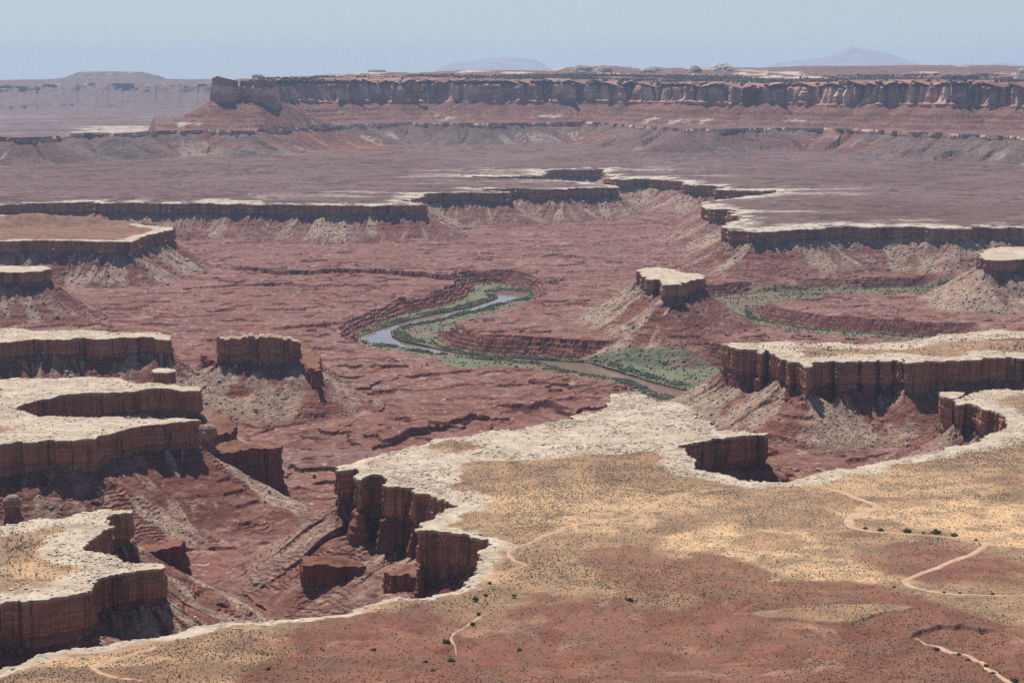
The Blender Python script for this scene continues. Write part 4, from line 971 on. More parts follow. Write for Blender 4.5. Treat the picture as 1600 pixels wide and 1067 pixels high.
# high wall faces and towers
def plain_wall(name, Q, ztop, zbot, mat, parent=None, nrow=22, closed=True, seed=0, amp=1.0, top=True, prof=(-120, -96, -74, -50, -30, -4, 16, 44)):
    P = Q.copy(); A = 0.5 * np.sum(P[:, 0] * np.roll(P[:, 1], -1) - np.roll(P[:, 0], -1) * P[:, 1])
    flip = A < 0
    if flip: P = P[::-1].copy(); ztop = ztop[::-1]; zbot = zbot[::-1]
    tg = np.roll(P, -2, 0) - np.roll(P, 2, 0); tg /= np.linalg.norm(tg, axis=1)[:, None] + 1e-9; N = np.stack([tg[:, 1], -tg[:, 0]], 1)
    d = np.linalg.norm(np.roll(P, -1, 0) - P, axis=1); s = np.concatenate([[0], np.cumsum(d)[:-1]]); n = len(P)
    t = np.linspace(0, 1, nrow)[:, None]; ss = np.repeat(s[None], nrow, 0); H = (ztop - zbot)[None]
    off = amp * (20 * vnoise(ss / 210, t * 1.5, 399 + seed) * sst(.2, .3, t) + 9 * vnoise(ss / 60, t, 400 + seed) + 9 * blocks(ss + 8 * vnoise(t * 5, ss / 90, 9), 38, 404) + 6 * vnoise(ss / 18, t * 1.5, 401 + seed) + 3 * vnoise(ss / 400, t * 14, 402) )
    # stepped ledges at the top quarter, sheer below, flared foot
    off = off + amp * np.interp(t[:, 0], [0, .08, .081, .18, .181, .27, .9, 1], prof)[:, None]
    XY = P[None] + N[None] * off[..., None]; ZZ = ztop[None] - t * H
    XY = np.concatenate([XY, XY[-1:]]); ZZ = np.concatenate([ZZ, (zbot - 30)[None]]); rws = nrow + 1
    ii = np.arange(rws * n).reshape(rws, n); jj = np.roll(ii, -1, 1)
    f = np.stack([ii[1:], jj[1:], jj[:-1], ii[:-1]], -1).reshape(-1, 4)
    co = np.column_stack([XY.reshape(-1, 2), ZZ.ravel()])
    wc = np.column_stack([np.repeat(s[None], rws, 0).ravel() * 0.3, (np.concatenate([t * H, H + 10]).ravel()) * 0.4, np.zeros(rws * n)])
    faces = [f]
    if top:
        from mathutils import Vector
        from mathutils.geometry import tessellate_polygon
        tri = np.array(tessellate_polygon([[Vector((x, y, 0)) for x, y in XY[0]]]))
        e1 = XY[0][tri[:, 1]] - XY[0][tri[:, 0]]; e2 = XY[0][tri[:, 2]] - XY[0][tri[:, 0]]; ng = e1[:, 0] * e2[:, 1] - e1[:, 1] * e2[:, 0] < 0; tri[ng] = tri[ng][:, ::-1]
        faces.append(tri)
    return mesh_obj(name, co, faces, mat, parent, attrs=dict(frac=np.repeat(np.append(t[:, 0], 1.0), n)), uvec=wc)
def zline(Q, xs, pys):
    y_w = Q[:, 1]; return CAMZ - (np.interp(CX + F * Q[:, 0] / y_w, xs, pys) - HOR) * np.clip(y_w, 9000, 12900) / F
Q = foot['wall']
ZT = zline(Q, [395, 470, 530, 700, 850, 1000, 1100, 1330, 1600, 2300], [124, 124, 123, 124, 124, 126, 129, 128, 127, 127])
ZBt = zline(Q, [337, 500, 850, 1070, 1330, 1600, 2300], [157, 155, 154, 157, 159, 163, 169]) - 12
bx_ = CX + F * Q[:, 0] / Q[:, 1]; ZT = ZT + 9 * blocks(bx_, 26, 430) + 5 * blocks(bx_, 9, 431); ZBt = ZBt + 10 * blocks(bx_, 31, 432)
wl = plain_wall('high_cliff', Q, ZT, ZBt, M['farwall'], None, seed=1, top=False); tag(wl, 'long dark red cliff wall crowning the far side of the basin', kind='structure')
for k, (nm, lb, tops) in enumerate((('tower_a', 'squarish dark rock tower standing free at the left end of the high wall', [121, 123, 124]), ('tower_b', 'second broad ragged tower next to the end tower of the high wall', [126, 125, 127]))):
    Q = foot[nm]; e = empty('rock_tower', lb, 'rock tower')
    px_ = CX + F * Q[:, 0] / Q[:, 1]; zt = CAMZ - (np.interp(px_, [px_.min(), px_.mean(), px_.max()], tops) - HOR) * Q[:, 1] / F + 9 * blocks(px_, 7, 410 + k) + 5 * blocks(px_, 3, 413 + k)
    zbb = CAMZ - (161 - HOR) * Q[:, 1] / F - 14 + zt * 0
    plain_wall('tower_wall', Q, zt, zbb, M['farwall'], e, seed=5 + k, amp=0.5, nrow=20, prof=(-4, 0, 2, -6, 0, 8, 34, 52))

# ledge cliff band
n = len(LL); sl = np.arange(n) * 10.0
t = np.linspace(0, 1, 8)[:, None]; tg = np.gradient(LL, axis=0); tg /= np.linalg.norm(tg, axis=1)[:, None]; N = np.stack([tg[:, 1], -tg[:, 0]], 1)
hh = 15 + 5 * fbm(sl / 200, sl * 0, 3, 420)
off = 5 + 5 * vnoise(sl[None] / 30, t, 421) + 5 * t
XY = LL[None] + N[None] * off[..., None]; ZZ = ZL + 1.5 - t * hh[None]
XY = np.concatenate([(LL - N * 12)[None], XY, XY[-1:]]); ZZ = np.concatenate([np.full((1, n), ZL - 0.5), ZZ, ZZ[-1:] - 25]); rws = 10
ii = np.arange(rws * n).reshape(rws, n)
f = np.stack([ii[1:, :-1], ii[1:, 1:], ii[:-1, 1:], ii[:-1, :-1]], -1).reshape(-1, 4)
o = mesh_obj('ledge_cliff', np.column_stack([XY.reshape(-1, 2), ZZ.ravel()]), f, M['farwall'], attrs=dict(frac=np.full(rws * n, .5)),
             uvec=np.column_stack([np.repeat(sl[None] * .4, rws, 0).ravel(), ZZ.ravel() * .6, np.zeros(rws * n)]))
tag(o, 'thin dark ledge band running across the far slopes', kind='structure')

# ------------------------------------------------------------------ high plateau
t1 = time.time()
yp = np.concatenate([np.arange(9000, 16000, 22.0), np.arange(16000, 40000, 120.0)])
GP = Grid(yp); X, Y = GP.X2, GP.Y2; pxg = CX + F * X / Y
skyx = [395, 470, 560, 575, 610, 650, 700, 850, 870, 880, 960, 1000, 1060, 1200, 1260, 1400, 1500, 1600, 2300]
skyy = [124, 120, 115, 112, 112, 114, 111, 110, 109, 106, 105, 108, 106, 106, 104, 103, 102.5, 104, 104]
sk = np.interp(pxg, skyx, skyy)
inp = GP.inside(foot['wall']) | ((Y > 14400) & (pxg > 340))
Dp, Sp = GP.dist(foot['wall'], 420.0, sub=3)
ztp = CAMZ - (np.interp(pxg, [395, 470, 530, 700, 850, 1000, 1100, 1330, 1600, 2300], [124, 124, 123, 124, 124, 126, 129, 128, 127, 127]) - HOR) * np.clip(Y, 9000, 12900) / F
zsky = CAMZ - (sk - HOR) * 17500 / F
tt = sst(12500, 17500, Y)
zp = ztp * (1 - tt) + zsky * tt + 4 * fbm(X / 200, Y / 400, 4, 430) + 7 * fbm(X / 600, Y / 900, 4, 431) * sst(0, 400, Dp)
pl2 = sst(18500, 20500, Y) * (pxg > 1150)
zp = terr(zp, 9, 0.3, 0.8)
zp = np.where(Y > 17500, zp - (Y - 17500) * 0.006, zp)
zp = zp - 12 * sst(40, 0, Dp)
keep = inp & (Y < 21000)
f, used = grid_faces(keep)
co = np.stack([X.ravel()[used], Y.ravel()[used], zp.astype(np.float32).ravel()[used]], 1)
whp = sst(0.25, 0.5, fbm(X / 350, Y / 900, 5, 432)) * sst(11500, 13500, Y) * 0.9
ob = mesh_obj('plateau_terrain', co, f, M['back'], attrs=dict(grey=np.full(len(used), 0.5), redslope=np.full(len(used), 0.5), white=whp.ravel()[used], steep_or_shade=np.zeros(len(used)), scrub=np.full(len(used), 1.0)), smooth=True)
tag(ob, 'wooded high plateau stretching back behind the far wall', kind='structure')
def zp_at(x, y):
    r = int(np.clip(np.searchsorted(GP.Y, y), 0, GP.nr - 1)); c = int(np.clip(np.searchsorted(UC, x / y), 0, GP.nc - 1)); return float(zp[r, c])

def dome(name, label, px, D, wpx, toppx, botpx, mat, seed, cat='rock dome', flat=0.0, depth=1.0):
    """rounded or flat-topped rock rising from the plateau"""
    cx_ = (px - 800) / F * D; rx = wpx / 2 * D / F; zt = CAMZ - (toppx - HOR) * D / F; zb_ = CAMZ - (botpx - HOR) * D / F - 15
    nu, nv = 72, 24; a = np.linspace(0, 2 * np.pi, nu, endpoint=False)[None]; t = np.linspace(0, 1, nv)[:, None]
    rr = np.interp(t[:, 0], [0, .08, .5, .8, 1], [0, 0.35 + 0.3 * flat, 0.72 + 0.12 * flat, 0.93, 1.05])[:, None] * (1 + 0.14 * vnoise(a * 1.3 + seed, t * 2, seed) + 0.06 * vnoise(a * 5, t * 6, seed + 1))
    hz = np.interp(t[:, 0], [0, .08, .5, .8, 1], [1, 0.97, 0.62 + 0.2 * flat, 0.2, -0.05])[:, None]
    x = cx_ + rx * rr * np.cos(a); y = D + rx * depth * rr * np.sin(a); z = zb_ + (zt - zb_) * (hz + 0.05 * vnoise(a * 3, t * 7, seed + 2))
    ii = np.arange(nu * nv).reshape(nv, nu); jj = np.roll(ii, -1, 1)
    f = np.stack([ii[1:], jj[1:], jj[:-1], ii[:-1]], -1).reshape(-1, 4)
    o = mesh_obj(name, np.stack([x, y, z + 0 * x], -1).reshape(-1, 3), f, mat, attrs=dict(frac=np.full(nu * nv, .5), grey=np.full(nu * nv, .7), redslope=np.zeros(nu * nv), white=np.full(nu * nv, .45 if flat == 0 else .2), steep_or_shade=np.zeros(nu * nv), scrub=np.full(nu * nv, .9)), smooth=True)
    return tag(o, label, cat)
dome('rock_dome', 'bright white slickrock dome on the skyline of the high plateau', 1124, 15800, 46, 99, 111, M['white'], 1)
dome('rock_dome', 'small rounded tan dome just left of the white slickrock dome', 1083, 15400, 24, 103.5, 113, M['back'], 2)
dome('rock_dome', 'knobbly scrub-covered dome pair left end on the plateau skyline', 908, 15000, 44, 103, 112, M['back'], 3)
dome('rock_dome', 'knobbly scrub-covered dome beside the taller knob on the plateau skyline', 940, 15200, 36, 103, 112, M['back'], 4)
dome('rock_dome', 'low broad pale dome in the middle of the plateau skyline', 1020, 15300, 50, 104.5, 112, M['back'], 5)
dome('rock_dome', 'tan flat-topped knoll right above the high wall near the right side', 1492, 12600, 66, 114.5, 124, M['back'], 6, flat=1.0)
dome('rock_dome', 'tan dome cut by the right edge on the high plateau', 1604, 13000, 60, 102, 122, M['back'], 7)
dome('distant_butte', 'small flat-topped butte poking above the skyline left of centre', 590, 17500, 34, 110, 117, M['back'], 8, 'butte', flat=1.0)
dome('distant_butte', 'tiny faint butte above the towers at the end of the wall', 406, 26000, 20, 117, 123, M['back'], 9, 'butte', flat=1.0)

# far strips: pale cliffs beyond the plateau on the right, the left-hand distant mesa, the low plain
def strip(name, pts, D, profile, mat, label, kind='structure', cat=None, seed=0, depth=3000, jag=300, attrs=None, parent=None):
    """terrain strip: pts = skyline (px, y); profile = rows of (y fraction offset px below skyline, distance offset)"""
    xs = np.arange(pts[0][0], pts[-1][0] + 1, 1.6); sy = np.interp(xs, [p[0] for p in pts], [p[1] for p in pts]) + 0.25 * fbm(xs / 6, xs * 0, 3, seed)
    rowsv = []; n = len(xs)
    for (dp, dd, jj_) in profile:
        d = D + dd + jj_ * (jag * blocks(xs, 22, seed + 1) + jag * .8 * fbm(xs / 12, xs * 0 + dp, 4, seed + 2))
        yy = (sy + dp) if dp is not None else np.full(n, 0.)
        zz = CAMZ - (yy - HOR) * D / F
        rowsv.append(np.stack([(xs - 800) / F * d, d, zz], 1))
    co = np.concatenate([rowsv[0][None] + np.array([0, depth, -60])] + [r[None] for r in rowsv]); m = len(co)
    # refine rows
    K_ = 5; fine = []
    for i in range(m - 1):
        for k in range(K_): fine.append(co[i] * (1 - k / K_) + co[i + 1] * (k / K_))
    fine.append(co[-1]); co = np.stack(fine); m = len(co)
    jx = fbm(co[..., 0] / 120, co[..., 2] / 14, 4, seed + 5); co[..., 1] += 70 * jx
    ii = np.arange(m * n).reshape(m, n); f = np.stack([ii[1:, :-1], ii[1:, 1:], ii[:-1, 1:], ii[:-1, :-1]], -1).reshape(-1, 4)
    N_ = m * n; A = dict(grey=np.full(N_, .6), redslope=np.full(N_, .2), white=np.zeros(N_), steep_or_shade=np.zeros(N_), scrub=np.full(N_, .6), frac=np.full(N_, .5))
    rowi = np.repeat(np.arange(m)[:, None], n, 1)
    if attrs: attrs(A, rowi, np.repeat(xs[None], m, 0), K_)
    o = mesh_obj(name, co.reshape(-1, 3), f, mat, parent, attrs=A, smooth=True)
    return tag(o, label, cat, kind=kind) if parent is None else o
def at_r(A, r, x, K_):
    v = sst(-0.1, 0.3, fbm(x / 14, r * 0.5, 4, 440)) * (r >= K_ * 2) * 0.75; A['white'] = v.ravel()
strip('distant_terrain', [(1150, 110), (1230, 106), (1260, 104.2), (1330, 104.6), (1400, 102.4), (1480, 102.4), (1540, 103.2), (1600, 105), (2000, 104)], 24000,
      [(0, 0, 0), (2.5, -500, .3), (5, -900, 1), (9, -1000, 1), (13, -1500, .8), (20, -3000, .5)], M['back'], 'pale cliff-banded tableland beyond the plateau', attrs=at_r, seed=3)
def at_l(A, r, x, K_):
    A['redslope'] = ((r >= 2 * K_) * (r < 5 * K_) * 0.25).ravel().astype(float); A['white'] = ((r >= 2 * K_) * (r <= 3 * K_ + 1) * sst(0.1, 0.4, fbm(x / 22, x * 0, 3, 441)) * 0.45).ravel()
e = empty('distant_mesa', 'broad hazy blue mesa with a raised flat crown far off at the left', 'mesa')
strip('mesa_body', [(-700, 130), (-200, 127), (0, 126), (20, 125), (80, 124), (120, 122.5), (230, 123), (245, 123.5), (300, 124), (330, 124), (420, 124), (480, 124)], 25000,
      [(0, 0, 0), (8, -900, .4), (9.5, -1000, 1), (18, -1250, 1), (34, -2200, .7), (40, -2600, .5), (45, -4000, .3)], M['back'], None, attrs=at_l, seed=6, parent=e)
def at_c(A, r, x, K_): A['white'] = (sst(0.1, .4, fbm(x / 16, r * .3, 3, 442)) * (r > K_ * 1.2) * (r < K_ * 3) * .5).ravel()
strip('flat_crown', [(85, 125), (110, 121), (118, 118), (128, 113.5), (132, 112.8), (180, 112), (226, 112.8), (232, 115), (240, 120), (250, 124.5)], 27600,
      [(0, 0, 0), (2.5, -300, .3), (4.2, -420, .4), (12, -1700, .4), (14, -2200, .3)], M['back'], None, attrs=at_c, seed=7, depth=1500, jag=120, parent=e)
# low plain between the ledge and the distant mesa
yp = np.arange(9600, 34000, 60.0); GQ = Grid(yp); X, Y = GQ.X2, GQ.Y2
zq = -20 + 70 * sst(15000, 24000, Y) + terr(22 * fbm(X / 2500, Y / 900, 4, 450) * sst(14000, 17000, Y), 14, .2, .85) - 30 * sst(13500, 11500, Y)
keep = (CX + F * X / Y < 700); f, used = grid_faces(keep)
whq = 0.8 * sst(0.0, 0.4, fbm(X / 900, Y / 500, 4, 451)) * sst(21000, 17500, Y)
st = sst(0.05, 0.2, np.abs(np.gradient(zq, axis=0)) / 60)
o = mesh_obj('plain_terrain', np.stack([X.ravel()[used], Y.ravel()[used], zq.astype(np.float32).ravel()[used]], 1), f, M['back'],
             attrs=dict(grey=np.full(len(used), .6), redslope=np.full(len(used), .2), white=whq.ravel()[used], steep_or_shade=st.ravel()[used], scrub=np.full(len(used), .7)), smooth=True)
tag(o, 'low hazy plain beyond the end of the wall', kind='structure')

# ground to the horizon and far mountains
gm = mat_plain('far_desert', (0.20, 0.15, 0.12), (0.27, 0.20, 0.16), 0.0006, 0)
n_ = 64; a = np.linspace(0, 2 * np.pi, n_, endpoint=False); ring = lambda r, z: np.stack([r * np.cos(a), r * np.sin(a), np.full(n_, z)], 1)
co = np.concatenate([[[0, 0, -400.0]], ring(20000, -400), ring(40000, 0), ring(87000, 0)]); f3 = np.array([(0, 1 + i, 1 + (i + 1) % n_) for i in range(n_)])
f4 = np.array([(1 + k * n_ + i, 1 + (k + 1) * n_ + i, 1 + (k + 1) * n_ + (i + 1) % n_, 1 + k * n_ + (i + 1) % n_) for k in range(2) for i in range(n_)])
tag(mesh_obj('ground', co, [f3, f4], gm), 'desert ground reaching to the horizon', kind='structure')
def mountain(name, label, pts, D, seed):
    xs = np.arange(pts[0][0], pts[-1][0] + .5, 0.8); sy = np.interp(xs, [p[0] for p in pts], [p[1] for p in pts]) + 0.35 * fbm(xs / 7, xs * 0, 4, seed) * sst(0, 12, np.minimum(xs - xs[0], xs[-1] - xs))
    X0 = (xs - 800) / F * D; H = np.maximum((HOR - sy) * D / F, 0); n = len(xs)
    t = np.linspace(-1, 1, 41)[:, None]; prof = np.maximum(0, 1 - np.abs(t)) ** 0.9
    x = X0[None] + 0 * t; rid = 1 - 0.22 * (1 - prof) * np.abs(vnoise(x / 900, t * 4, seed + 3)) * 2
    z = CAMZ + H[None] * prof * rid - 200 * (1 - prof); y = D + t * 9000 + 500 * vnoise(x / 1500, t * 2, seed + 4)
    m = 41; ii = np.arange(m * n).reshape(m, n); f = np.stack([ii[:-1, :-1], ii[:-1, 1:], ii[1:, 1:], ii[1:, :-1]], -1).reshape(-1, 4)
    tag(mesh_obj(name, np.stack([x + 0 * z, y, z], -1).reshape(-1, 3), f, M['far'], smooth=True), label, kind='structure')
mountain('distant_mountain', 'tall pale blue mountain faint on the horizon at the right', [(1190, 108), (1210, 100), (1240, 95), (1270, 92), (1290, 87), (1305, 82), (1315, 77), (1323, 74), (1332, 77), (1352, 79), (1372, 83), (1385, 86), (1405, 93), (1430, 101), (1450, 108)], 74000, 1)
mountain('distant_mountain', 'low broad pale blue mountain faint on the horizon near the centre', [(680, 111), (692, 105), (706, 99), (718, 98.5), (735, 97), (755, 93), (778, 91), (800, 90), (815, 92), (832, 93), (845, 98), (860, 107), (870, 112)], 74000, 2)
mountain('distant_mountain', 'very faint low mountain at the far right of the horizon', [(1515, 106), (1540, 100), (1562, 98), (1580, 100.5), (1600, 106)], 76000, 3)
print('far done', time.time() - t1)

# ------------------------------------------------------------------ roads on the near bench
def zn_mesh(x, y):
    D = seg_near(x, y); return z_near(x, y) * sst(0, 18, D) + z_slab(x, y, np.minimum(D, 260), 1)
NP = POLY['near']['P'][::3]
def seg_near(x, y):
    x = np.asarray(x, float); y = np.asarray(y, float); out = np.empty(x.shape)
    for i in range(0, x.size, 4000):
        xx = x.ravel()[i:i + 4000]; yy = y.ravel()[i:i + 4000]
        out.ravel()[i:i + 4000] = np.sqrt(((xx[:, None] - NP[None, :, 0]) ** 2 + (yy[:, None] - NP[None, :, 1]) ** 2).min(1))
    return np.minimum(out, 260)
def road(px, width, name, label, seed):
    zf = lambda x, y: z_near(x, y)
    A = road_line(px, zf); Q = resample_open(A, 2.0)
    for _ in range(12): Q[1:-1] = (Q[:-2] + Q[1:-1] * 2 + Q[2:]) / 4
    tg = np.gradient(Q, axis=0); tg /= np.linalg.norm(tg, axis=1)[:, None] + 1e-9; N = np.stack([tg[:, 1], -tg[:, 0]], 1); n = len(Q)
    s = np.arange(n) * 2.0; wv = np.interp(np.linspace(0, 1, n), np.linspace(0, 1, len(width)), width) if isinstance(width, list) else np.full(n, float(width))
    hw = wv / 2 * (1 + 0.25 * fbm(s / 15, s * 0, 3, seed)); k = np.linspace(-1, 1, 9)
    XY = Q[None] + (N[None] * (k[:, None] * hw[None] + 0.5 * vnoise(s[None] / 6, k[:, None] * 3, seed))[..., None])
    D = seg_near(XY[..., 0], XY[..., 1]); z = zn_mesh(XY[..., 0], XY[..., 1]) + 0.38 - 0.5 * np.abs(k[:, None]) ** 6
    ii = np.arange(9 * n).reshape(9, n); f = np.stack([ii[:-1, :-1], ii[:-1, 1:], ii[1:, 1:], ii[1:, :-1]], -1).reshape(-1, 4)
    co = np.column_stack([XY.reshape(-1, 2), z.ravel()])
    e1 = co[f[0, 1]] - co[f[0, 0]]; e2 = co[f[0, 3]] - co[f[0, 0]]
    if e1[0] * e2[1] - e1[1] * e2[0] < 0: f = f[:, ::-1].copy()
    return tag(mesh_obj(name, co, f, M['road'], smooth=True), label, kind='structure'), Q
r1, Q1 = road([(772,911),(780,900),(792,891),(808,888),(822,886.5),(826,884),(808,878),(797,872),(793,864),(807,855),(834,845),(851,835),(894,822),(935,813),(978,811),(1002,798),(1030,783),(1056,773),(1111,766),(1161,759),(1212,756),(1252,753)], [1.5, 2, 4, 4, 4, 4, 4, 3.5, 4, 4, 3.5, 3, 4], 'dirt_road', 'pale dirt track winding across the near bench', 1)
r2, Q2 = road([(1252,753),(1296,761),(1347,780),(1372,790),(1374,794),(1347,801),(1325,812),(1330,824),(1364,831),(1431,835),(1532,844),(1600,846),(1700,850)], [4, 5, 6, 10, 13, 10, 4, 3, 3, 4, 4], 'dirt_road', 'wider sandy track dropping from the rim and running along the bush line', 2)
r3, Q3 = road([(1548,847),(1526,862),(1482,879),(1438,896),(1414,906),(1418,915),(1448,923),(1490,928),(1532,930),(1600,931),(1700,933)], [6, 7, 6, 6, 4, 2.5, 2.5], 'dirt_road', 'branch track curling around the red mound at the right', 3)
r4, Q4 = road([(1431,997),(1440,1002),(1451,1007),(1482,1019),(1532,1033),(1549,1048),(1576,1066),(1600,1085)], [3, 4, 5, 6, 5], 'wash_path', 'sandy dry wash below the dark bank in the lower right corner', 4)
r5, Q5 = road([(243,1011),(215,1017),(189,1024),(165,1031),(148,1038),(144,1044),(152,1050),(169,1056),(202,1061),(222,1064)], 4, 'dirt_road', 'faint pale track looping on the bench in the lower left corner', 5)
r6, Q6 = road([(775,954),(755,960),(735,972),(719,984),(707,992),(704,1000),(712,1011),(714,1024)], [0.4, 2.5, 3, 2, 3.2, 2.5, 0.4], 'wash_path', 'narrow pale wash trickling down the red slope at bottom centre', 6)

# ------------------------------------------------------------------ rocks and plants scattered over the land
rg = np.random.default_rng(11)
def ico():
    p = (1 + 5 ** .5) / 2
    v = np.array([(-1, p, 0), (1, p, 0), (-1, -p, 0), (1, -p, 0), (0, -1, p), (0, 1, p), (0, -1, -p), (0, 1, -p), (p, 0, -1), (p, 0, 1), (-p, 0, -1), (-p, 0, 1)], float); v /= np.linalg.norm(v[0])
    f = np.array([(0, 11, 5), (0, 5, 1), (0, 1, 7), (0, 7, 10), (0, 10, 11), (1, 5, 9), (5, 11, 4), (11, 10, 2), (10, 7, 6), (7, 1, 8), (3, 9, 4), (3, 4, 2), (3, 2, 6), (3, 6, 8), (3, 8, 9), (4, 9, 5), (2, 4, 11), (6, 2, 10), (8, 6, 7), (9, 8, 1)])
    return v, f
IV, IF = ico()
OV = np.array([(1, 0, 0), (0, 1, 0), (-1, 0, 0), (0, -1, 0), (0, 0, 1), (0, 0, -.4)], float); OF = np.array([(0, 1, 4), (1, 2, 4), (2, 3, 4), (3, 0, 4), (1, 0, 5), (2, 1, 5), (3, 2, 5), (0, 3, 5)])
def scatter(name, x, y, z, size, mat, label, flat=0.6, sink=0.3, jit=0.35, kind='stuff', boxy=False, simple=False):
    BV, BF = (OV, OF) if simple else (IV, IF); nv = len(BV)
    n = len(x); v = BV[None] * (1 + jit * (rg.random((n, nv, 1)) - .5) * 2)
    if boxy: v = np.sign(v) * np.abs(v) ** 0.6
    sx = size * (0.8 + 0.6 * rg.random(n)); sy = size * (0.8 + 0.6 * rg.random(n)); sz = size * flat * (0.7 + 0.6 * rg.random(n))
    v = v * np.stack([sx, sy, sz], 1)[:, None]; th = rg.random(n) * 6.28; c, s = np.cos(th)[:, None], np.sin(th)[:, None]
    vx = v[..., 0] * c - v[..., 1] * s + x[:, None]; vy = v[..., 0] * s + v[..., 1] * c + y[:, None]; vz = v[..., 2] + (z + sz * (1 - 2 * sink))[:, None]
    f = (BF[None] + (np.arange(n) * nv)[:, None, None]).reshape(-1, 3)
    return tag(mesh_obj(name, np.stack([vx, vy, vz], -1).reshape(-1, 3), f, mat), label, kind=kind)

def pick(mask_w, n, g, maxlen=None):
    """random grid cells weighted by mask and ground area"""
    rr = np.diff(g.Y, append=g.Y[-1] * 2 - g.Y[-2])[:, None] * (g.Y[:, None] * np.gradient(UC)[None, :])
    wv = (mask_w * rr).ravel().astype(np.float64); cs = np.cumsum(wv); idx = np.searchsorted(cs, rg.random(n) * cs[-1])
    r, c = np.divmod(np.clip(idx, 0, wv.size - 1), g.nc)
    r2 = np.clip(r, 0, g.nr - 2); c2 = np.clip(c, 0, g.nc - 2); fr = rg.random(n); fc = rg.random(n)
    yy = g.Y[r2] + fr * (g.Y[r2 + 1] - g.Y[r2]); uu = UC[c2] + fc * (UC[c2 + 1] - UC[c2]); return uu * yy, yy
infan = (np.abs(UC) < 0.33)[None, :]
mk = rub ** 1.5 if False else None
wgt = CAN_RUB * (~CAN_IN) * infan * np.clip(2500 / G.Y2, 0, 1) ** 1.2
x, y = pick(wgt, 26000, G); size = (0.45 + 0.9 * rg.random(len(x)) ** 3 * 1.6) * np.clip(y / 2400, 0.8, 2.4) ** 0.8
z_ = zc_at(x, y)
scatter('rubble', x, y, z_, size, M['boulder'], 'pale broken rock covering the slopes below the rims', flat=0.7, boxy=True)
x, y = pick((1 - CAN_RUB) * (tw > .3) * (~CAN_IN) * infan * np.clip(2500 / G.Y2, 0, 1), 5000, G)
scatter('red_rubble', x, y, zc_at(x, y), (0.6 + 1.2 * rg.random(len(x)) ** 3) * np.clip(y / 2400, 0.8, 2.2), M['redboulder'], 'dark red broken rock on the lower slopes', flat=0.6, boxy=True)

# scrub on the near bench: low dark bushes, each a few leaf clumps
def top_z(nm, x, y):
    return z_near(x, y)
NG = Grid(rows(1250, 3000, 0, [(1e9, 2.0)]))
inn = NG.inside(POLY['near']['P']); Dn, Sn = NG.dist(POLY['near']['P'], 260.0, sub=8)
redn = blobs(NG.X2, NG.Y2, RED_BLOBS, 120); orn = blobs(NG.X2, NG.Y2, ORANGE_BLOBS, 160); rkn = blobs(NG.X2, NG.Y2, ROCK_NEAR, 170)
dens = inn * (Dn > 22) * infan * np.clip(1 - 0.92 * rkn, 0, 1) * (1 - 0.45 * redn) * (0.35 + 0.65 * sst(-0.3, 0.4, fbm(NG.X2 / 90, NG.Y2 / 90, 4, 460)))
def off_road(x, y, margin):
    ok = np.ones(len(x), bool)
    for Q in (Q1, Q2, Q3, Q4, Q5):
        q_ = Q[::3]
        for i in range(0, len(x), 4000):
            d = np.sqrt(((x[i:i + 4000, None] - q_[None, :, 0]) ** 2 + (y[i:i + 4000, None] - q_[None, :, 1]) ** 2).min(1)); ok[i:i + 4000] &= d > margin
    return ok
x, y = pick(dens, 130000, NG); ok = off_road(x, y, 4.5); x, y = x[ok], y[ok]
zz_ = zn_mesh(x, y); sz = (0.24 + 0.50 * rg.random(len(x)) ** 2.2)
scatter('scrub_vegetation', x, y, zz_, sz, M['shrub'], 'low dark desert scrub dotting the near bench', flat=0.75, sink=0.2, jit=0.4, simple=True)
# scrub on the lower left mesa and the pale tops
for nm, cnt in (('leftc', 2600), ('leftb', 900), ('lefta', 500), ('right', 2600)):
    g2 = Grid(rows(POLY[nm]['P'][:, 1].min(), POLY[nm]['P'][:, 1].max(), 0, [(1e9, 2.0)])); i2 = g2.inside(POLY[nm]['P']); D2, _ = g2.dist(POLY[nm]['P'], 200.0, sub=8)
    x, y = pick(i2 * (D2 > 14) * infan * sst(10, 60, D2) * (0.2 + sst(-.1, .4, fbm(g2.X2 / 60, g2.Y2 / 60, 3, 470))), cnt, g2)
    scatter('scrub_vegetation', x, y, 0 * x + 0.1, (0.4 + 0.5 * rg.random(len(x)) ** 2) * (1.3 if nm == 'right' else 1), M['shrub'], 'sparse dark scrub on the top of a pale mesa', flat=0.75, sink=0.25, jit=0.55)

# loose slabs on the pale rims
SLAB = mat_plain('rimrock_slab', (0.375, 0.292, 0.216), (0.530, 0.435, 0.335), 0.1, 0.4)
for nm, cnt in (('near', 9000), ('leftc', 1800), ('leftb', 1800), ('lefta', 800), ('right', 2600)):
    q = POLY[nm]; g2 = Grid(rows(max(1300, q['P'][:, 1].min()), min(3600, q['P'][:, 1].max()), 0, [(1e9, 2.0)])); i2 = g2.inside(q['P']); D2, _ = g2.dist(q['P'], 90.0, sub=8)
    wt = i2 * (D2 > 2.5) * (np.abs(UC) < 0.3)[None, :] * (0.15 + sst(40, 4, D2)) * (0.15 + sst(-.1, .35, fbm(g2.X2 / 35, g2.Y2 / 35, 4, 475)))
    if nm == 'near': wt = wt * np.clip(blobs(g2.X2, g2.Y2, ROCK_NEAR, 170) + 0.12 * (D2 < 20), 0, 1)
    x, y = pick(wt, cnt, g2)
    D3 = np.full(len(x), 30.0); zs_ = z_slab(x, y, D3, 1 if nm == 'near' else q['seed'])
    scatter('rim_rubble', x, y, zs_ - 0.2, 0.5 + 1.5 * rg.random(len(x)) ** 3, SLAB, 'loose pale slabs lying on a rim', flat=0.42, sink=0.2, boxy=True)

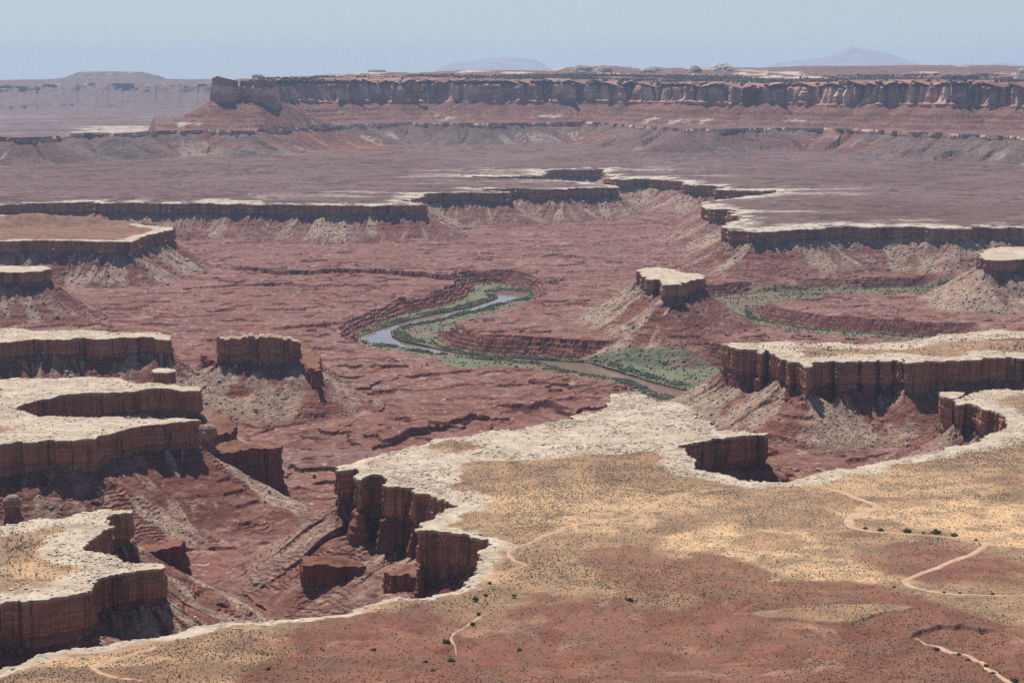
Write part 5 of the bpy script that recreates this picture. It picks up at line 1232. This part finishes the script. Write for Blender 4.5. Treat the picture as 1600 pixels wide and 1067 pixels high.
# riverside thicket
gm_ = CAN_GREEN * (~CAN_IW) * infan * (0.25 + 0.75 * sst(-0.25, 0.35, fbm(G.X2 / 70, G.Y2 / 70, 4, 480)))
Dwat, _ = G.dist(Ww, 60.0, sub=2)
DG2, _ = G.dist(G2w, 60.0, sub=2); in2 = G.inside(G2w); in1 = G.inside(G1w); gm2 = gm_ * (in1 * (0.02 + sst(42, 14, Dwat) * 1.3 * (0.1 + sst(-.25, .25, fbm(G.X2 / 55, G.Y2 / 40, 4, 483))) * sst(3.0, 6.0, Dwat)) + in2 * (0.05 + 0.5 * sst(22, 12, DG2) * sst(4, 8, DG2)))
x, y = pick(gm2, 42000, G); scatter('riverside_vegetation', x, y, zc_at(x, y), 0.7 + 2.0 * rg.random(len(x)) ** 4, M['willow'], 'green thicket of willow and tamarisk along the river banks', flat=0.9, sink=0.2, jit=0.5)
# junipers on the high plateau
x = []; 
wp = keep = inp & (Y_ < 1 if False else True) if False else None
gx_ = GP; wj = (GP.inside(foot['wall']) * (GP.Y2 < 16500) * infan * sst(-.4, .3, fbm(GP.X2 / 300, GP.Y2 / 500, 4, 490)))
x, y = pick(wj, 16000, GP)
r_ = np.clip(np.searchsorted(GP.Y, y) - 1, 0, GP.nr - 2); c_ = np.clip(np.searchsorted(UC, x / y) - 1, 0, GP.nc - 2)
zj = zp[r_, c_]
scatter('juniper_woods', x, y, zj, 5.0 + 4 * rg.random(len(x)), M['shrub'], 'dark dots of juniper woodland on the high plateau', flat=1.0, sink=0.15, jit=0.4)

# individual larger bushes, each foliage + stem
def bush_mesh(seed, r=1.0):
    g = np.random.default_rng(seed); k = 240; d = g.normal(size=(k, 3)); d /= np.linalg.norm(d, axis=1)[:, None]; d[:, 2] = np.abs(d[:, 2]) * 0.9 + 0.12
    rad = (0.45 + 0.6 * g.random(k) ** 0.5) * (1 + 0.25 * np.sin(d[:, 0] * 5 + seed) * np.cos(d[:, 1] * 4)); c = d * rad[:, None] * np.array([1, 1, 0.85])
    a = g.normal(size=(k, 3)); a /= np.linalg.norm(a, axis=1)[:, None]; b = np.cross(a, d); b /= np.linalg.norm(b, axis=1)[:, None] + 1e-9; s = 0.17 * (0.6 + g.random(k))[:, None]
    v = np.stack([c + a * s, c + b * s, c - a * s, c - b * s], 1).reshape(-1, 3); f = np.arange(4 * k).reshape(k, 4)
    return v * r, f
def stem_mesh(seed):
    g = np.random.default_rng(seed); V_ = []; F_ = []
    for k in range(5):
        th = g.random() * 6.28; tip = np.array([math.cos(th) * .45, math.sin(th) * .45, .75]); w0, w1 = .07, .02; b = len(V_)
        for (c, w_) in ((np.zeros(3), w0), (tip * .5 + [0, 0, .1], .045), (tip, w1)):
            for j in range(4): V_.append(c + np.array([math.cos(j * 1.57) * w_, math.sin(j * 1.57) * w_, 0]))
        for l in range(2):
            for j in range(4): F_.append((b + l * 4 + j, b + l * 4 + (j + 1) % 4, b + l * 4 + 4 + (j + 1) % 4, b + l * 4 + 4 + j))
    return np.array(V_), np.array(F_)
BM = []
for k in range(4):
    v, f = bush_mesh(k + 1); sv, sf = stem_mesh(k)
    BM.append((v, f, sv, sf))
bush_proto = []
def bush(px, py, wpx, label, group, zf=z_near, name='bush', i=[0]):
    A = road_line([(px, py)], zf)[0]; X_, Y_ = A; Z_ = float(zf(np.array([X_]), np.array([Y_]))[0]); r = wpx / 2 * Y_ / F
    k = i[0] % 4; i[0] += 1
    e = empty(name, label, 'bush', (X_, Y_, Z_ - 0.1 * r), group); e.scale = (r, r, r); e.rotation_euler = (0, 0, i[0] * 1.7)
    if len(bush_proto) < 4:
        v, f, sv, sf = BM[k]; a = mesh_obj('foliage', v, f, M['bush'], e); b = mesh_obj('stem', sv, sf, M['stem'], e); bush_proto.append((a, b))
    else:
        for src in bush_proto[k]:
            c = src.copy(); C.objects.link(c); c.parent = e
    return e
for px, py, w_, lb in [(1352, 826, 7, 'leftmost bush of the line beside the sandy track at the right'), (1376, 829, 10, 'second bush from the left in the line beside the sandy track'), (1417, 831, 13, 'wide low dark bush in the line beside the sandy track'),
                       (1443, 833, 6, 'smallest bush between two larger ones on the sandy track verge'), (1462, 833, 14, 'largest dark green bush of the line beside the sandy track'), (1491, 837, 11, 'dark bush at the end of the line near the track junction'), (1525, 844, 6, 'little bush just before the track junction')]:
    bush(px, py, w_, lb, 'bushes along the sandy track')
for px, py, w_, lb in [(1475, 926, 6, 'small bush on the branch track below the red mound, first of three'), (1500, 927, 6, 'small bush on the branch track below the red mound, middle of three'), (1551, 928, 6, 'small bush on the branch track nearest the right edge'),
                       (1397, 917, 5, 'lone bush left of where the branch track bends')]:
    bush(px, py, w_, lb, 'bushes along the branch track')
for px, py, w_, lb in [(1463, 1015, 10, 'oval bush at the head of the dry wash in the lower right'), (1498, 1023, 8, 'bush beside the middle of the dry wash'), (1513, 1030, 6, 'smaller bush next to the middle of the dry wash'), (1532, 1033, 6, 'dark bush above the cluster in the dry wash'),
                       (1541, 1041, 9, 'upper bush of the cluster in the lower dry wash'), (1551, 1053, 10, 'lowest dark bush of the cluster in the dry wash'), (1533, 990, 6, 'bush on the flat above the dry wash'), (1585, 1064, 12, 'green bush cut off at the bottom right corner')]:
    bush(px, py, w_, lb, 'bushes in the dry wash')
for px, py, w_, lb in [(698, 1004, 13, 'big round green bush beside the narrow wash at bottom centre'), (759, 930, 7, 'green bush high on the slope under the small cliff notch'), (743, 936, 10, 'pair-like green bush left of the pale wash head'), (748, 959, 7, 'bush in the upper wash at bottom centre'),
                       (739, 975, 8, 'bush on the left bank of the central wash'), (765, 911, 6, 'small dark bush on the pale rim above the central wash'), (705, 1033, 12, 'dark bush at the foot of the central wash'), (677, 1048, 8, 'lowest bush trailing left of the central wash'),
                       (812, 1016, 8, 'flat dark bush on the red slope right of the central wash'), (984, 938, 11, 'wide green bush in a gully on the red slope'), (803, 931, 8, 'dark bush on the tan slope above the red ground'),
                       (420, 1046, 7, 'bush in the red slope in the lower left part'), (584, 1016, 9, 'dark bush on the red slope left of the central wash'), (665, 1035, 9, 'bush on red soil left of the wash foot')]:
    bush(px, py, w_, lb, 'bushes on the red slope')

HEADM = mat_plain('weathered_rock', (0.19, 0.115, 0.085), (0.32, 0.225, 0.17), 0.1, 0.6)
# balanced rocks: rounded head on a neck and a spreading pedestal
def hoodoo(px, D, yb, yt, rpx, label, seed, prof):
    x0 = (px - CX) / F * (D * cp + CAMZ * sp_); zb_ = CAMZ - (yb - HOR) * D / F; zt_ = CAMZ - (yt - HOR) * D / F; r = rpx * D / F
    e = empty('balanced_rock', label, 'rock', (x0, D, zb_)); H = zt_ - zb_; nu = 48
    a = np.linspace(0, 2 * np.pi, nu, endpoint=False)[None]
    for name, t0, t1, mt in (('pedestal', -0.25, 0.5, M['redboulder']), ('head', 0.48, 1.0, HEADM)):
        t = np.linspace(t0, t1, 26)[:, None]; rr = np.interp(t[:, 0], prof[0], prof[1])[:, None] * r
        rr = rr * (1 + 0.16 * vnoise(np.cos(a) * 1.5 + seed, np.sin(a) * 1.5 + t * 3, seed) + 0.07 * blocks(t * H + 0 * a, 2.2, seed) + 0.06 * vnoise(np.cos(a) * 5, np.sin(a) * 5 + t * 9, seed + 1))
        sh = 0.12 * r * vnoise(t * 3, t * 0, seed + 3)
        x = rr * np.cos(a) + sh; y = rr * np.sin(a); z = t * H + 0 * a; ii = np.arange(nu * 26).reshape(26, nu); jj = np.roll(ii, -1, 1)
        f = np.stack([ii[:-1], jj[:-1], jj[1:], ii[1:]], -1).reshape(-1, 4)
        mesh_obj(name, np.stack([x, y, z], -1).reshape(-1, 3), f, mt, e)
hoodoo(325, 2560, 712, 665, 14, 'pale rounded balanced rock on a stubby pedestal at the tip of the two-armed mesa', 1, ([-.25, 0, .25, .42, .5, .55, .7, .85, .94, 1.0], [1.7, 1.25, .85, .7, .78, 1.05, 1.1, .85, .62, .02]))
hoodoo(19, 2080, 818, 779, 14, 'dark rounded rock knob standing behind the lower left mesa at the left edge', 2, ([-.25, 0, .25, .45, .5, .6, .75, .9, .96, 1.0], [1.6, 1.1, .8, .85, .95, 1.05, 1.0, .75, .5, .02]))

# individual boulders
def rock_mesh(seed):
    g = np.random.default_rng(seed); v, f = IV.copy(), IF.copy()
    # one subdivision
    ed = {}; V2 = list(v); F2 = []
    def mid(a, b):
        k = (min(a, b), max(a, b))
        if k not in ed: m = (V2[a] + V2[b]) / 2; V2.append(m / np.linalg.norm(m)); ed[k] = len(V2) - 1
        return ed[k]
    for a, b, c in f: ab, bc, ca = mid(a, b), mid(b, c), mid(c, a); F2 += [(a, ab, ca), (ab, b, bc), (ca, bc, c), (ab, bc, ca)]
    V2 = np.array(V2)
    for _ in range(7):   # cut planes give flat fracture faces
        d = g.normal(size=3); d /= np.linalg.norm(d); h = 0.55 + 0.25 * g.random(); t = V2 @ d - h; V2 = V2 - np.where(t > 0, t, 0)[:, None] * d
    V2 *= np.array([1.1, 0.85, 0.7]); V2 += 0.03 * g.normal(size=V2.shape)
    return V2, np.array(F2)
ROCKS = [rock_mesh(k) for k in range(5)]; rock_me = {}
def zc_hit(px, py):
    xs, ys = unproj(px, py, -70.0)
    for _ in range(14): xs, ys = unproj(px, py, float(zc_at(xs, ys)))
    return float(xs), float(ys), float(zc_at(xs, ys))
def boulder(x, y, z, r, label, group, red=False, i=[0]):
    k = i[0] % 5; i[0] += 1; key = (k, red)
    if key not in rock_me:
        o = mesh_obj('boulder', ROCKS[k][0], ROCKS[k][1], M['redboulder' if red else 'boulder']); rock_me[key] = o.data
    else: o = bpy.data.objects.new('boulder', rock_me[key]); C.objects.link(o)
    o.location = (x, y, z + 0.25 * r); o.scale = (r, r, r); o.rotation_euler = (0.3 * math.sin(i[0]), 0.3 * math.cos(i[0] * 2), i[0] * 2.1)
    return tag(o, label, 'boulder', group)
for px, py, w_, lb in [(1236, 671, 12, 'big boulder, left one of the pair lying under the pillared mesa'), (1247, 676, 12, 'big boulder, right one of the pair lying under the pillared mesa'), (1428, 665, 11, 'pale boulder alone in the chute under the long mesa'), (1092, 642, 9, 'dark boulder on the slope at the left foot of the long mesa'),
                       (1419, 697, 13, 'pale boulder at the bottom of the slope near the rim in front'), (1280, 680, 10, 'pale boulder halfway along the slope under the long mesa'), (228, 985, 18, 'largest boulder below the lower left mesa'), (215, 973, 16, 'flat pale boulder just above the largest one under the lower left mesa'),
                       (348, 767, 10, 'pale boulder at the lower end of the rubble streak under the dark cliff block'), (386, 781, 10, 'round pale boulder at the foot of the dark cliff block slope'), (311, 823, 9, 'pale boulder low on the streaked slope'), (108, 536, 8, 'greyish boulder under the banded mesa'),
                       (1110, 520, 7, 'dark boulder at the right foot of the lone butte'), (1000, 525, 8, 'dark squarish boulder at the front foot of the lone butte'), (1014, 530, 7, 'pale boulder at the front foot of the lone butte'), (1058, 497, 9, 'pale boulder on the front slope of the lone butte'),
                       (310, 587, 9, 'pale boulder highest on the left of the boulder field'), (425, 640, 9, 'pale boulder at the lower edge of the boulder field'), (418, 644, 8, 'tilted slab at the lower edge of the boulder field'), (470, 638, 8, 'pale boulder at the lower right end of the boulder field'),
                       (378, 612, 10, 'biggest pale boulder in the middle of the boulder field'), (369, 597, 9, 'dark-edged boulder high in the middle of the boulder field'), (440, 600, 10, 'pale boulder on the right side of the boulder field'), (325, 597, 9, 'upright dark boulder on the left side of the boulder field')]:
    bx, by_, bz = zc_hit(px, py); boulder(bx, by_, bz, w_ / 2 * by_ / F, lb, None)
x, y = pick(CAN_RUB * (~CAN_IN) * (np.abs(UC) < 0.27)[None, :] * np.clip(2500 / G.Y2, 0, 1) ** 1.5, 250, G); zz_ = zc_at(x, y)
for a_, b_, c_ in zip(x, y, zz_): boulder(float(a_), float(b_), float(c_), (1.5 + 2.8 * rg.random() ** 2.5) * max(.8, min(2.2, b_ / 2600)), 'mid-sized pale boulder among many on the rubble slopes', 'boulders on the rubble slopes')

# ------------------------------------------------------------------ haze
hm = bpy.data.materials.new('haze'); hm.use_nodes = True; t_ = hm.node_tree; t_.nodes.clear()
ho = t_.nodes.new('ShaderNodeOutputMaterial'); hv = t_.nodes.new('ShaderNodeVolumePrincipled'); hv.inputs['Density'].default_value = 1.7e-5
hv.inputs['Color'].default_value = (0.52, 0.70, 1.0, 1); hv.inputs['Anisotropy'].default_value = 0.0
t_.links.new(hv.outputs[0], ho.inputs['Volume'])
b0, b1 = (-88000, -88000, -401), (88000, 90000, 1600)
hc = np.array([(x, y, z) for x in (b0[0], b1[0]) for y in (b0[1], b1[1]) for z in (b0[2], b1[2])], float)
hf = np.array([(0, 1, 3, 2), (4, 6, 7, 5), (0, 4, 5, 1), (2, 3, 7, 6), (0, 2, 6, 4), (1, 5, 7, 3)])
tag(mesh_obj('haze', hc, hf, hm), 'thin blue desert haze', kind='stuff')
print('script', time.time() - T0)
